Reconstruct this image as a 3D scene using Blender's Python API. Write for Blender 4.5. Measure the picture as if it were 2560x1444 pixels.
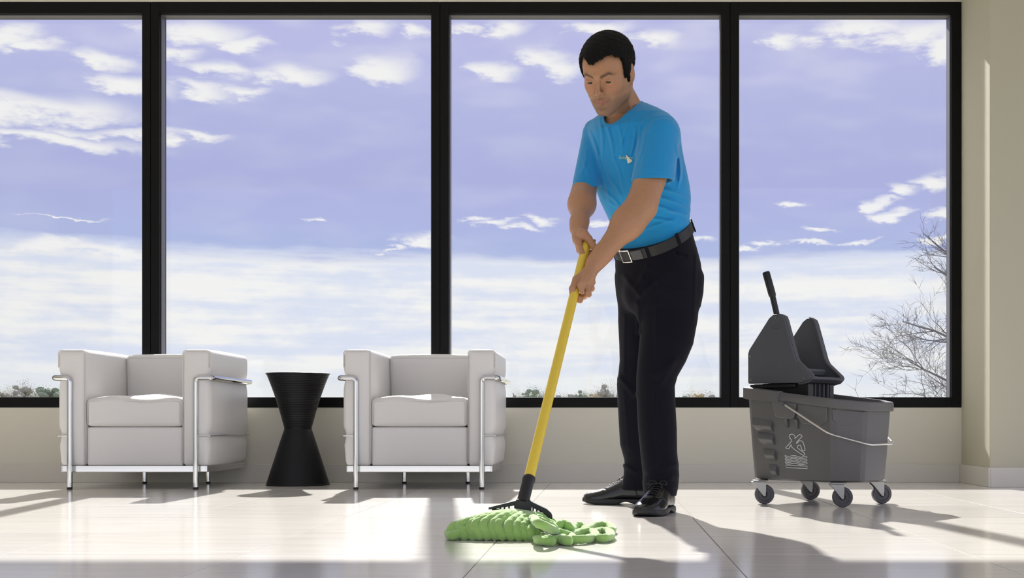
import bpy, bmesh, math, random
import numpy as np
from mathutils import Vector, Matrix

for _o in list(bpy.data.objects):
    bpy.data.objects.remove(_o)
SC = bpy.context.scene
COL = SC.collection

# ------------------------------------------------------------------ camera
F_PX = 3000.0          # focal length in pixels of the 2560 x 1444 frame
VPX, VPY = 1516.0, 1055.0   # vanishing point of the depth axis (low, rising lens)
CAM_H = 0.33
cam_d = bpy.data.cameras.new('camera')
cam = bpy.data.objects.new('camera', cam_d)
COL.objects.link(cam)
cam.location = (0, 0, CAM_H)
cam.rotation_euler = (math.radians(90), 0, 0)
cam_d.sensor_width = 36.0
cam_d.lens = F_PX / 2560.0 * 36.0
cam_d.shift_x = (1280 - VPX) / 2560.0
cam_d.shift_y = (VPY - 722) / 2560.0
cam_d.clip_start = 0.05
cam_d.clip_end = 2000
SC.camera = cam

vs = SC.view_settings
vs.view_transform = 'Standard'
vs.look = 'None'
vs.exposure = 0.0
vs.gamma = 1.0
vs.use_curve_mapping = False


def P(px, py, y):
    """world point at depth y that was measured at photo pixel px, py"""
    return np.array(((px - VPX) / F_PX * y, y, CAM_H + (VPY - py) / F_PX * y))


# ------------------------------------------------------------------ sky
W = bpy.data.worlds.new('sky')
SC.world = W
W.use_nodes = True
nt = W.node_tree
nt.nodes.clear()


def wn(kind, **kw):
    n = nt.nodes.new(kind)
    for k, v in kw.items():
        setattr(n, k, v)
    return n


def wlink(v, sock):
    if isinstance(v, (int, float)):
        sock.default_value = v
    else:
        nt.links.new(v, sock)


def wm(op, a, b=None, c=None, clamp=False):
    n = wn('ShaderNodeMath', operation=op, use_clamp=clamp)
    for i, v in enumerate((a, b, c)):
        if v is not None:
            wlink(v, n.inputs[i])
    return n.outputs[0]


def wmix(f, a, b):
    n = wn('ShaderNodeMix', data_type='RGBA')
    wlink(f, n.inputs[0])
    for v, s in ((a, n.inputs[6]), (b, n.inputs[7])):
        if isinstance(v, tuple):
            s.default_value = (*v, 1)
        else:
            nt.links.new(v, s)
    return n.outputs[2]


def wstep(v, lo, hi):
    n = wn('ShaderNodeMapRange', interpolation_type='SMOOTHSTEP')
    wlink(v, n.inputs[0])
    n.inputs[1].default_value = lo
    n.inputs[2].default_value = hi
    return n.outputs[0]


def srgb(r, g, b):
    def f(c):
        c /= 255.0
        return c / 12.92 if c <= 0.04045 else ((c + 0.055) / 1.055) ** 2.4
    return (f(r), f(g), f(b))


tc = wn('ShaderNodeTexCoord')
sep = wn('ShaderNodeSeparateXYZ')
nt.links.new(tc.outputs['Generated'], sep.inputs[0])
az = wm('ARCTAN2', sep.outputs[0], sep.outputs[1])
el = wm('ARCSINE', sep.outputs[2])


def wnoise(sx, sy, off, detail=6, rough=0.55, dist=0.0):
    cmb = wn('ShaderNodeCombineXYZ')
    wlink(wm('MULTIPLY_ADD', az, sx, off * 7.3), cmb.inputs[0])
    wlink(wm('MULTIPLY', el, sy), cmb.inputs[1])
    n = wn('ShaderNodeTexNoise', noise_dimensions='2D')
    n.inputs['Scale'].default_value = 1.0
    n.inputs['Detail'].default_value = detail
    n.inputs['Roughness'].default_value = rough
    n.inputs['Distortion'].default_value = dist
    nt.links.new(cmb.outputs[0], n.inputs['Vector'])
    return n.outputs[0]


def sky_dir(px, py):
    u, v = (px - VPX) / F_PX, (VPY - py) / F_PX
    return math.atan(u), math.atan(v / math.sqrt(1 + u * u))


n_fine = wnoise(26, 75, 3.1, 4, 0.62)
n_mid = wnoise(11, 34, 9.4, 2, 0.55)
n_str = wnoise(5, 60, 1.7, 3, 0.6)
n_warp = wnoise(14, 30, 21.3, 1, 0.55)
# scattered clouds of this sky: centre and half size as seen in the photograph's direction
CLOUDS = [
    (120, 268, 190, 26), (-60, 262, 150, 30), (130, 345, 220, 17), (330, 332, 170, 13), (500, 342, 75, 10),
    (330, 222, 95, 26), (480, 218, 110, 17), (610, 220, 60, 12), (730, 186, 95, 20), (560, 170, 80, 16),
    (250, 150, 80, 20), (95, 118, 55, 13), (30, 85, 70, 22), (500, 85, 110, 30), (600, 115, 70, 16), (430, 130, 60, 12),
    (920, 70, 60, 24), (1030, 82, 45, 14), (965, 172, 75, 34), (1150, 75, 40, 14), (1260, 70, 60, 22),
    (1235, 178, 58, 17), (1350, 140, 70, 22), (1395, 165, 60, 26), (1650, 98, 60, 22), (1965, 95, 45, 16), (1500, 70, 80, 16),
    (2150, 70, 130, 22), (2290, 85, 130, 38), (2380, 120, 70, 34), (2500, 70, 160, 60),
    (2245, 476, 42, 16), (2345, 452, 50, 18), (2190, 504, 50, 9), (2240, 528, 50, 9), (2000, 520, 26, 9), (2040, 572, 48, 6),
    (1190, 546, 45, 8), (1350, 552, 45, 11), (1230, 562, 60, 8), (1310, 578, 50, 8), (1500, 562, 40, 9), (1060, 600, 60, 14), (980, 617, 30, 6),
    (790, 545, 26, 4), (170, 544, 80, 3), (2020, 606, 60, 6), (1900, 612, 40, 6), (2150, 600, 40, 5), (130, 616, 90, 12), (270, 628, 90, 12),
    (2370, 540, 60, 10), (2360, 600, 60, 6), (1740, 600, 40, 12),
]
def vm(op, a, b=None, c=None):
    n = wn('ShaderNodeVectorMath', operation=op)
    for i, v in enumerate((a, b, c)):
        if v is None:
            continue
        if isinstance(v, tuple):
            n.inputs[i].default_value = v
        else:
            nt.links.new(v, n.inputs[i])
    return n.outputs[0]


def spread(v):
    n = wn('ShaderNodeCombineXYZ')
    for i in range(3):
        nt.links.new(v, n.inputs[i])
    return n.outputs[0]


azw = wm('ADD', az, wm('ADD', wm('MULTIPLY', wm('SUBTRACT', n_mid, 0.5), 0.02), wm('MULTIPLY', wm('SUBTRACT', n_fine, 0.5), 0.050)))
elw = wm('ADD', el, wm('ADD', wm('MULTIPLY', wm('SUBTRACT', n_warp, 0.5), 0.018), wm('MULTIPLY', wm('SUBTRACT', n_fine, 0.5), 0.016)))
az3, el3 = spread(azw), spread(elw)
acc = None
for k in range(0, len(CLOUDS), 3):
    A, B, C_, D_ = [], [], [], []
    for (cx, cy, sx, sy) in (CLOUDS[k:k + 3] + [CLOUDS[0]] * 2)[:3]:
        a0, e0 = sky_dir(cx, cy)
        ka, ke = F_PX / sx / math.cos(a0), F_PX / sy
        A.append(ka)
        B.append(-a0 * ka)
        C_.append(ke)
        D_.append(-e0 * ke)
    da = vm('MULTIPLY_ADD', az3, tuple(A), tuple(B))
    de = vm('MULTIPLY_ADD', el3, tuple(C_), tuple(D_))
    r2 = vm('MULTIPLY_ADD', da, da, vm('MULTIPLY', de, de))
    acc = r2 if acc is None else vm('MINIMUM', acc, r2)
s3 = wn('ShaderNodeSeparateXYZ')
nt.links.new(acc, s3.inputs[0])
acc = wm('MINIMUM', wm('MINIMUM', s3.outputs[0], s3.outputs[1]), s3.outputs[2])
acc = wm('POWER', 2.0, wm('MULTIPLY', acc, -1.0))
# the same kind of cloud goes on over the rest of the sky by noise alone
behind = wstep(wm('ABSOLUTE', az), 0.5, 0.75)
high = wstep(el, 0.34, 0.42)
rest = wm('MAXIMUM', behind, high)
acc = wm('MAXIMUM', acc, wm('MULTIPLY', rest, wstep(n_mid, 0.45, 0.75)))
dens = wm('ADD', wm('MULTIPLY', acc, 1.1), wm('MULTIPLY', wm('SUBTRACT', n_fine, 0.5), 1.3))
cloud = wm('MULTIPLY', wstep(dens, 0.24, 1.15), wstep(acc, 0.06, 0.4))
veil = wm('MULTIPLY', wstep(n_mid, 0.42, 0.8), wm('ADD', 0.18, wm('MULTIPLY', wstep(el, 0.2, 0.34), 0.45)))
# white hazy bank over the horizon
bank_e = wm('ADD', el, wm('ADD', wm('MULTIPLY', wm('SUBTRACT', n_str, 0.5), 0.030), wm('MULTIPLY', wm('SUBTRACT', n_fine, 0.5), 0.012)))
bank = wm('SUBTRACT', 1.0, wstep(bank_e, 0.126, 0.143))
bank_tone = wstep(wm('ADD', wm('MULTIPLY', n_str, 0.7), wm('MULTIPLY', n_fine, 0.35)), 0.38, 0.66)
blue = wmix(wstep(el, 0.12, 0.34), srgb(172, 184, 224), srgb(184, 186, 228))
blue = wmix(wm('MULTIPLY', wstep(el, 0.13, 0.19), wm('SUBTRACT', 1.0, wstep(el, 0.19, 0.3))), blue, srgb(172, 178, 222))
bank_c = wmix(bank_tone, srgb(214, 221, 238), srgb(240, 240, 238))
bank_c = wmix(wstep(el, 0.06, 0.01), bank_c, srgb(230, 234, 236))
col = wmix(veil, blue, srgb(212, 213, 234))
col = wmix(bank, col, bank_c)
col = wmix(cloud, col, srgb(240, 240, 240))
col = wmix(wstep(el, -0.01, -0.06), col, srgb(150, 148, 140))
bg = wn('ShaderNodeBackground')
bg.inputs[1].default_value = 1.56
nt.links.new(col, bg.inputs[0])
wo = wn('ShaderNodeOutputWorld')
nt.links.new(bg.outputs[0], wo.inputs[0])
W.cycles.sampling_method = 'NONE'

# ------------------------------------------------------------------ sun (through the windows)
SUN_AZ, SUN_EL = math.radians(-7.9), math.radians(33.2)
sd = bpy.data.lights.new('sun', 'SUN')
sd.energy = 16.5
sd.angle = math.radians(0.9)
sd.color = (1.0, 0.975, 0.935)
sun = bpy.data.objects.new('sun', sd)
COL.objects.link(sun)
to_sun = Vector((math.sin(SUN_AZ) * math.cos(SUN_EL), math.cos(SUN_AZ) * math.cos(SUN_EL), math.sin(SUN_EL)))
sun.rotation_euler = to_sun.to_track_quat('Z', 'Y').to_euler()
sun.location = (-1, 12, 8)

# ------------------------------------------------------------------ helpers
MATS = {}


def mat(name, color, rough=0.5, metal=0.0, spec=0.5, noise=None, bump=None, coat=0.0, coat_r=0.1, sheen=0.0, trans=0.0, sss=0.0):
    """noise=(scale, amount[, (sx,sy,sz)]) varies the colour, bump=(scale, strength, distance[, (sx,sy,sz)])"""
    if name in MATS:
        return MATS[name]
    m = bpy.data.materials.new(name)
    MATS[name] = m
    m.use_nodes = True
    t = m.node_tree
    b = t.nodes['Principled BSDF']
    b.inputs['Base Color'].default_value = (*color, 1)
    b.inputs['Roughness'].default_value = rough
    b.inputs['Metallic'].default_value = metal
    b.inputs['Specular IOR Level'].default_value = spec
    b.inputs['Coat Weight'].default_value = coat
    b.inputs['Coat Roughness'].default_value = coat_r
    b.inputs['Sheen Weight'].default_value = sheen
    b.inputs['Transmission Weight'].default_value = trans
    if sss:
        b.inputs['Subsurface Weight'].default_value = sss
        b.inputs['Subsurface Radius'].default_value = (0.012, 0.005, 0.003)
        b.inputs['Subsurface Scale'].default_value = 1.0

    def ntex(scale, stretch):
        tcn = t.nodes.new('ShaderNodeTexCoord')
        mp = t.nodes.new('ShaderNodeMapping')
        mp.inputs['Scale'].default_value = stretch
        t.links.new(tcn.outputs['Object'], mp.inputs[0])
        n = t.nodes.new('ShaderNodeTexNoise')
        n.inputs['Scale'].default_value = scale
        n.inputs['Detail'].default_value = 5
        t.links.new(mp.outputs[0], n.inputs['Vector'])
        return n
    if noise:
        n = ntex(noise[0], noise[2] if len(noise) > 2 else (1, 1, 1))
        mx = t.nodes.new('ShaderNodeMix')
        mx.data_type = 'RGBA'
        a = noise[1]
        mx.inputs[6].default_value = (*[c * (1 - a) for c in color], 1)
        mx.inputs[7].default_value = (*[min(1, c * (1 + a)) for c in color], 1)
        t.links.new(n.outputs[0], mx.inputs[0])
        t.links.new(mx.outputs[2], b.inputs['Base Color'])
    if bump:
        n = ntex(bump[0], bump[3] if len(bump) > 3 else (1, 1, 1))
        bp = t.nodes.new('ShaderNodeBump')
        bp.inputs['Strength'].default_value = bump[1]
        bp.inputs['Distance'].default_value = bump[2]
        t.links.new(n.outputs[0], bp.inputs['Height'])
        t.links.new(bp.outputs[0], b.inputs['Normal'])
    return m


def tag(o, label=None, cat=None, group=None, kind=None):
    if label:
        o['label'] = label
    if cat:
        o['category'] = cat
    if group:
        o['group'] = group
    if kind:
        o['kind'] = kind
    return o


def empty(name, loc=(0, 0, 0), rz=0.0):
    o = bpy.data.objects.new(name, None)
    o.empty_display_size = 0.1
    COL.objects.link(o)
    o.location = loc
    o.rotation_euler = (0, 0, rz)
    return o


def link(name, me, parent=None, m=None):
    o = bpy.data.objects.new(name, me)
    COL.objects.link(o)
    if parent is not None:
        o.parent = parent
    if m is not None and not me.materials:
        me.materials.append(m)
    return o


class MB:
    """mesh collector"""

    def __init__(self):
        self.v = []
        self.f = []

    def add(self, vs_, fs_):
        k = len(self.v)
        self.v.extend([tuple(map(float, p)) for p in vs_])
        self.f.extend([tuple(i + k for i in f) for f in fs_])
        return self

    def box(self, x0, x1, y0, y1, z0, z1):
        return self.add([(x0, y0, z0), (x1, y0, z0), (x1, y1, z0), (x0, y1, z0), (x0, y0, z1), (x1, y0, z1), (x1, y1, z1), (x0, y1, z1)],
                        [(0, 3, 2, 1), (4, 5, 6, 7), (0, 1, 5, 4), (1, 2, 6, 5), (2, 3, 7, 6), (3, 0, 4, 7)])

    def tube(self, pts, r, seg=10, caps=True, closed=False, flat=None):
        pts = [np.array(p, float) for p in pts]
        n = len(pts)
        rr = [r] * n if isinstance(r, (int, float)) else list(r)
        tang = []
        for i in range(n):
            a = pts[(i - 1) % n] if (closed or i > 0) else pts[i]
            b = pts[(i + 1) % n] if (closed or i < n - 1) else pts[i]
            d = b - a
            tang.append(d / (np.linalg.norm(d) + 1e-12))
        t0 = tang[0]
        ref = np.array((0, 0, 1.0)) if abs(t0[2]) < 0.9 else np.array((1.0, 0, 0))
        u = np.cross(t0, ref)
        u /= np.linalg.norm(u)
        vs_, fs_ = [], []
        for i in range(n):
            u = u - tang[i] * np.dot(u, tang[i])
            u /= np.linalg.norm(u) + 1e-12
            w = np.cross(tang[i], u)
            for k in range(seg):
                a = 2 * math.pi * k / seg
                q = u * math.cos(a) + w * math.sin(a)
                if flat is not None:
                    q = q - flat[0] * np.dot(q, flat[0]) * (1 - flat[1])
                vs_.append(pts[i] + q * rr[i])
        m_ = n if closed else n - 1
        for i in range(m_):
            j = (i + 1) % n
            for k in range(seg):
                l = (k + 1) % seg
                fs_.append((i * seg + k, i * seg + l, j * seg + l, j * seg + k))
        if caps and not closed:
            fs_.append(tuple(range(seg - 1, -1, -1)))
            fs_.append(tuple((n - 1) * seg + k for k in range(seg)))
        return self.add(vs_, fs_)

    def prism(self, poly, a, b, axis=1):
        """poly: list of 2-d points in the plane normal to axis, extruded from a to b"""
        n = len(poly)
        vs_ = []
        for t in (a, b):
            for (p, q) in poly:
                c = [p, q]
                c.insert(axis, t)
                vs_.append(tuple(c))
        fs_ = [tuple(range(n - 1, -1, -1)), tuple(range(n, 2 * n))]
        for i in range(n):
            j = (i + 1) % n
            fs_.append((i, j, n + j, n + i))
        return self.add(vs_, fs_)

    def rings(self, rs, cap0=True, cap1=True, closed=False):
        n = len(rs[0])
        vs_ = [p for r in rs for p in r]
        fs_ = []
        m_ = len(rs)
        for i in range(m_ if closed else m_ - 1):
            j = (i + 1) % m_
            for k in range(n):
                l = (k + 1) % n
                fs_.append((i * n + k, i * n + l, j * n + l, j * n + k))
        if cap0 and not closed:
            fs_.append(tuple(range(n - 1, -1, -1)))
        if cap1 and not closed:
            fs_.append(tuple((m_ - 1) * n + k for k in range(n)))
        return self.add(vs_, fs_)

    def lathe(self, prof, seg=32, c=(0, 0, 0), axis='z'):
        rs = []
        for (r, z) in prof:
            ring = []
            for k in range(seg):
                a = 2 * math.pi * k / seg
                if axis == 'z':
                    ring.append((c[0] + r * math.cos(a), c[1] + r * math.sin(a), c[2] + z))
                else:
                    ring.append((c[0] + r * math.cos(a), c[1] + z, c[2] + r * math.sin(a)))
            rs.append(ring)
        return self.rings(rs)

    def mesh(self, name):
        me = bpy.data.meshes.new(name)
        me.from_pydata(self.v, [], self.f)
        bm = bmesh.new()
        bm.from_mesh(me)
        bmesh.ops.recalc_face_normals(bm, faces=bm.faces)
        bm.to_mesh(me)
        bm.free()
        return me

    def build(self, name, m, parent=None, smooth=None, bevel=0.0, bseg=2, sub=0, label=None):
        me = self.mesh(name)
        me.materials.append(m)
        o = link(name, me, parent)
        if smooth is not None:
            me.shade_smooth() if smooth >= 180 else smooth_angle(me, smooth)
        if bevel:
            md = o.modifiers.new('bevel', 'BEVEL')
            md.width = bevel
            md.segments = bseg
            md.limit_method = 'ANGLE'
            md.angle_limit = math.radians(35)
        if sub:
            md = o.modifiers.new('sub', 'SUBSURF')
            md.levels = sub
            md.render_levels = sub
        if label:
            o['label'] = label
        return o


def smooth_angle(me, deg):
    bm = bmesh.new()
    bm.from_mesh(me)
    lim = math.radians(deg)
    for f in bm.faces:
        f.smooth = True
    for e in bm.edges:
        e.smooth = not (len(e.link_faces) == 2 and e.calc_face_angle(0) > lim)
    bm.to_mesh(me)
    bm.free()


def catmull(pts, n=8, closed=False):
    pts = [np.array(p, float) for p in pts]
    m_ = len(pts)
    out = []
    for i in range(m_ if closed else m_ - 1):
        p0 = pts[(i - 1) % m_] if (closed or i > 0) else 2 * pts[0] - pts[1]
        p1 = pts[i]
        p2 = pts[(i + 1) % m_]
        p3 = pts[(i + 2) % m_] if (closed or i < m_ - 2) else 2 * pts[-1] - pts[-2]
        for k in range(n):
            t = k / n
            out.append(0.5 * ((2 * p1) + (-p0 + p2) * t + (2 * p0 - 5 * p1 + 4 * p2 - p3) * t * t + (-p0 + 3 * p1 - 3 * p2 + p3) * t ** 3))
    if not closed:
        out.append(pts[-1])
    return out


def fillet(pts, r, n=6):
    """polyline with rounded corners"""
    pts = [np.array(p, float) for p in pts]
    out = [pts[0]]
    for i in range(1, len(pts) - 1):
        a, b, c = pts[i - 1], pts[i], pts[i + 1]
        da, dc = (a - b), (c - b)
        la, lc = np.linalg.norm(da), np.linalg.norm(dc)
        q = min(r, la * 0.45, lc * 0.45)
        s, e = b + da / la * q, b + dc / lc * q
        for k in range(n + 1):
            t = k / n
            out.append((1 - t) ** 2 * s + 2 * t * (1 - t) * b + t * t * e)
    out.append(pts[-1])
    return out


def copy_tree(o, parent=None):
    c = o.copy()
    COL.objects.link(c)
    c.parent = parent
    for ch in list(o.children):
        copy_tree(ch, c)
    return c


# ------------------------------------------------------------------ materials
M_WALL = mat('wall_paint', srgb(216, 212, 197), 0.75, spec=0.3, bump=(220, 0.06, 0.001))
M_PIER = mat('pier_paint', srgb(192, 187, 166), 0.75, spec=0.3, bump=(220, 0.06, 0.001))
M_BASE = mat('baseboard_paint', srgb(210, 206, 195), 0.5, bump=(200, 0.04, 0.001))
M_FRAME = mat('window_black', (0.0035, 0.0035, 0.0038), 0.5, spec=0.16)
M_BEAD = mat('window_gasket_grey', srgb(92, 92, 100), 0.4, spec=0.5)
M_GROUT = mat('grout', srgb(140, 134, 126), 0.8, noise=(40, 0.15))
M_CEIL = mat('ceiling_white', srgb(232, 230, 225), 0.85)
M_WHITE_LEATHER = mat('white_leather', srgb(220, 218, 216), 0.42, spec=0.4, bump=(55, 0.10, 0.004))
M_SEAM = mat('leather_seam', srgb(205, 203, 200), 0.5)
M_CHROME = mat('chrome', (0.64, 0.64, 0.65), 0.07, metal=1.0)
M_RUBBER = mat('black_rubber', (0.012, 0.012, 0.012), 0.55)
M_STOOL = mat('stool_black', (0.006, 0.006, 0.007), 0.36, spec=0.28, noise=(60, 0.2))
# ------------------------------------------------------------------ glass and floor materials
def glass_mat():
    m = bpy.data.materials.new('window_glass')
    m.use_nodes = True
    t = m.node_tree
    t.nodes.clear()
    out = t.nodes.new('ShaderNodeOutputMaterial')
    tr = t.nodes.new('ShaderNodeBsdfTransparent')
    tr.inputs[0].default_value = (0.81, 0.81, 0.81, 1)
    gl = t.nodes.new('ShaderNodeBsdfGlossy')
    gl.inputs['Roughness'].default_value = 0.02
    gl.inputs['Color'].default_value = (1, 1, 1, 1)
    fr = t.nodes.new('ShaderNodeFresnel')
    fr.inputs[0].default_value = 1.3
    mx = t.nodes.new('ShaderNodeMixShader')
    t.links.new(fr.outputs[0], mx.inputs[0])
    t.links.new(tr.outputs[0], mx.inputs[1])
    t.links.new(gl.outputs[0], mx.inputs[2])
    t.links.new(mx.outputs[0], out.inputs[0])
    return m


def tile_mat():
    m = bpy.data.materials.new('floor_tile_stone')
    m.use_nodes = True
    t = m.node_tree
    b = t.nodes['Principled BSDF']
    b.inputs['Roughness'].default_value = 0.26
    b.inputs['Specular IOR Level'].default_value = 0.58
    g = t.nodes.new('ShaderNodeNewGeometry')
    mp = t.nodes.new('ShaderNodeMapping')
    mp.inputs['Scale'].default_value = (1.3, 26, 1)
    t.links.new(g.outputs['Position'], mp.inputs[0])
    oi = t.nodes.new('ShaderNodeObjectInfo')
    ad = t.nodes.new('ShaderNodeVectorMath')
    ad.operation = 'ADD'
    cb = t.nodes.new('ShaderNodeCombineXYZ')
    ml = t.nodes.new('ShaderNodeMath')
    ml.operation = 'MULTIPLY'
    ml.inputs[1].default_value = 40
    t.links.new(oi.outputs['Random'], ml.inputs[0])
    t.links.new(ml.outputs[0], cb.inputs[2])
    t.links.new(mp.outputs[0], ad.inputs[0])
    t.links.new(cb.outputs[0], ad.inputs[1])
    n = t.nodes.new('ShaderNodeTexNoise')
    n.inputs['Scale'].default_value = 2.2
    n.inputs['Detail'].default_value = 7
    n.inputs['Roughness'].default_value = 0.65
    t.links.new(ad.outputs[0], n.inputs['Vector'])
    cr = t.nodes.new('ShaderNodeValToRGB')
    cr.color_ramp.elements[0].position = 0.3
    cr.color_ramp.elements[0].color = (*srgb(211, 207, 200), 1)
    cr.color_ramp.elements[1].position = 0.72
    cr.color_ramp.elements[1].color = (*srgb(223, 219, 212), 1)
    t.links.new(n.outputs[0], cr.inputs[0])
    hs = t.nodes.new('ShaderNodeHueSaturation')
    mr = t.nodes.new('ShaderNodeMapRange')
    mr.inputs[3].default_value = 0.95
    mr.inputs[4].default_value = 1.05
    t.links.new(oi.outputs['Random'], mr.inputs[0])
    t.links.new(mr.outputs[0], hs.inputs['Value'])
    t.links.new(cr.outputs[0], hs.inputs['Color'])
    t.links.new(hs.outputs[0], b.inputs['Base Color'])
    rr = t.nodes.new('ShaderNodeMapRange')
    rr.inputs[3].default_value = 0.11
    rr.inputs[4].default_value = 0.18
    t.links.new(n.outputs[0], rr.inputs[0])
    t.links.new(rr.outputs[0], b.inputs['Roughness'])
    return m


M_GLASS = glass_mat()
M_TILE = tile_mat()

# ------------------------------------------------------------------ room shell
WY = 6.60                         # inner face of the window wall
XL, XR, YB = -5.75, 4.2, -0.6     # room extent
Z_OB, Z_OT = 0.411, 2.640         # window opening
Z_CEIL = 3.05
X_JAMB = 1.953
PIL_Y = 6.11

fl = MB().box(XL, XR, YB, WY + 0.02, -0.12, -0.004).build('floor', M_GROUT)
tag(fl, kind='structure')
TW, TD, GAP = 0.604, 0.575, 0.0022
tile_me = None
ix = range(-9, 7)
iy = range(-7, 8)
for j in iy:
    for i in ix:
        x0, x1 = -0.305 + TW * i, -0.305 + TW * (i + 1)
        y0, y1 = 3.0 + TD * j, 3.0 + TD * (j + 1)
        full = x0 >= XL and x1 <= XR and y0 >= YB and y1 <= WY + 0.003
        if full:
            if tile_me is None:
                b = MB().box(GAP / 2, TW - GAP / 2, GAP / 2, TD - GAP / 2, -0.004, 0.0)
                bm = bmesh.new()
                me0 = b.mesh('floor_tile')
                bm.from_mesh(me0)
                top = [e for e in bm.edges if all(abs(v.co.z) < 1e-6 for v in e.verts)]
                bmesh.ops.bevel(bm, geom=top, offset=0.0009, segments=1, affect='EDGES')
                bm.to_mesh(me0)
                bm.free()
                me0.materials.append(M_TILE)
                tile_me = me0
            o = link('floor_tile', tile_me, fl)
            o.location = (x0, y0, 0)
        else:
            a0, a1, b0, b1 = max(x0, XL), min(x1, XR), max(y0, YB), min(y1, WY)
            if a1 - a0 > 0.02 and b1 - b0 > 0.02:
                MB().box(a0 + GAP / 2, a1 - GAP / 2, b0 + GAP / 2, b1 - GAP / 2, -0.004, 0.0).build('floor_tile', M_TILE, fl)

tag(MB().box(XL - 0.2, XR + 0.2, YB, WY + 0.3, Z_CEIL, Z_CEIL + 0.15).build('ceiling', M_CEIL), kind='structure')
# window wall: below and above the glazing
TH = 0.26
b = MB().box(XL, X_JAMB + 0.004, WY, WY + TH, -0.1, Z_OB)
b.box(XL, X_JAMB + 0.004, WY, WY + TH, Z_OT, Z_CEIL)
tag(b.build('wall_back', M_WALL), kind='structure')
# projecting pier at the right of the glazing and the wall it belongs to
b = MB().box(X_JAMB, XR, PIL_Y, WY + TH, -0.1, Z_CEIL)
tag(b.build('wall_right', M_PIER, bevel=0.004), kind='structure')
tag(MB().box(XL - 0.15, XL, YB, WY + TH, -0.1, Z_CEIL).build('wall_left', M_WALL), kind='structure')
# baseboards
tag(MB().box(XL, X_JAMB - 0.012, WY - 0.012, WY, 0.0, 0.099).build('baseboard_back', M_BASE, bevel=0.002), kind='structure')
tag(MB().box(X_JAMB - 0.012, X_JAMB, PIL_Y - 0.012, WY, 0.0, 0.099).build('baseboard_pier', M_BASE, bevel=0.002), kind='structure')
tag(MB().box(X_JAMB, XR, PIL_Y - 0.012, PIL_Y, 0.0, 0.099).build('baseboard_right', M_BASE, bevel=0.002), kind='structure')

# windows: every bay has its own black frame, inner beads and pane
edges = [-5.70, -4.10, -2.506, -0.915, 0.680, X_JAMB]
FD = 0.105
for i in range(5):
    x0, x1 = edges[i] + 0.0012, edges[i + 1] - 0.0012
    fw0 = 0.046 if i > 0 else 0.057
    fw1 = 0.046 if i < 4 else 0.053
    zb, zt = 0.057, 0.062
    b = MB()
    b.box(x0, x0 + fw0, WY - 0.004, WY + FD, Z_OB, Z_OT)
    b.box(x1 - fw1, x1, WY - 0.004, WY + FD, Z_OB, Z_OT)
    b.box(x0 + fw0, x1 - fw1, WY - 0.004, WY + FD, Z_OB, Z_OB + zb)
    b.box(x0 + fw0, x1 - fw1, WY - 0.004, WY + FD, Z_OT - zt, Z_OT)
    wnd = b.build('window_%d' % (i + 1), M_FRAME, bevel=0.002)
    tag(wnd, kind='structure')
    gx0, gx1, gz0, gz1 = x0 + fw0, x1 - fw1, Z_OB + zb, Z_OT - zt
    gy = WY + 0.082
    b = MB()
    d = 0.006
    b.box(gx0, gx0 + d, gy - 0.062, gy - 0.004, gz0, gz1)
    b.box(gx1 - d, gx1, gy - 0.062, gy - 0.004, gz0, gz1)
    b.box(gx0 + d, gx1 - d, gy - 0.062, gy - 0.004, gz1 - d, gz1)
    b.build('glazing_bead', M_BEAD, wnd, bevel=0.001)
    MB().box(gx0 - 0.005, gx1 + 0.005, gy, gy + 0.006, gz0 - 0.005, gz1 + 0.005).build('pane', M_GLASS, wnd)

# ------------------------------------------------------------------ outside
M_GROUND = mat('dry_grass', srgb(112, 108, 78), 0.9, noise=(0.4, 0.25))
tag(MB().box(-400, 400, WY + 0.6, 900, -1.7, -1.6).build('ground', M_GROUND), kind='structure')
tag(MB().box(XL - 0.15, XR + 0.15, WY + 0.02, WY + TH, -1.6, -0.1).build('wall_outer', M_WALL), kind='structure')


def leaf_cloud(rng, n, rx, ry, rz, zc, size, clumps=9):
    """crown of many small leaf blades gathered in clumps; returns (verts, faces)"""
    R = np.array((rx, ry, rz))
    d = rng.normal(size=(clumps, 3))
    d /= np.linalg.norm(d, axis=1)[:, None]
    cl = d * rng.uniform(0.1, 0.78, (clumps, 1)) * R + np.array((0, 0, zc))
    p = cl[rng.integers(0, clumps, n)] + rng.normal(size=(n, 3)) * R * 0.19
    u = rng.normal(size=(n, 3))
    u /= np.linalg.norm(u, axis=1)[:, None]
    w = np.cross(u, rng.normal(size=(n, 3)))
    w /= np.linalg.norm(w, axis=1)[:, None]
    s_ = size * rng.uniform(0.5, 1.1, (n, 1))
    V_ = np.stack([p - u * s_, p + w * s_ * 0.6, p + u * s_, p - w * s_ * 0.6], 1).reshape(-1, 3)
    return V_, np.arange(4 * n).reshape(-1, 4)


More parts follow.
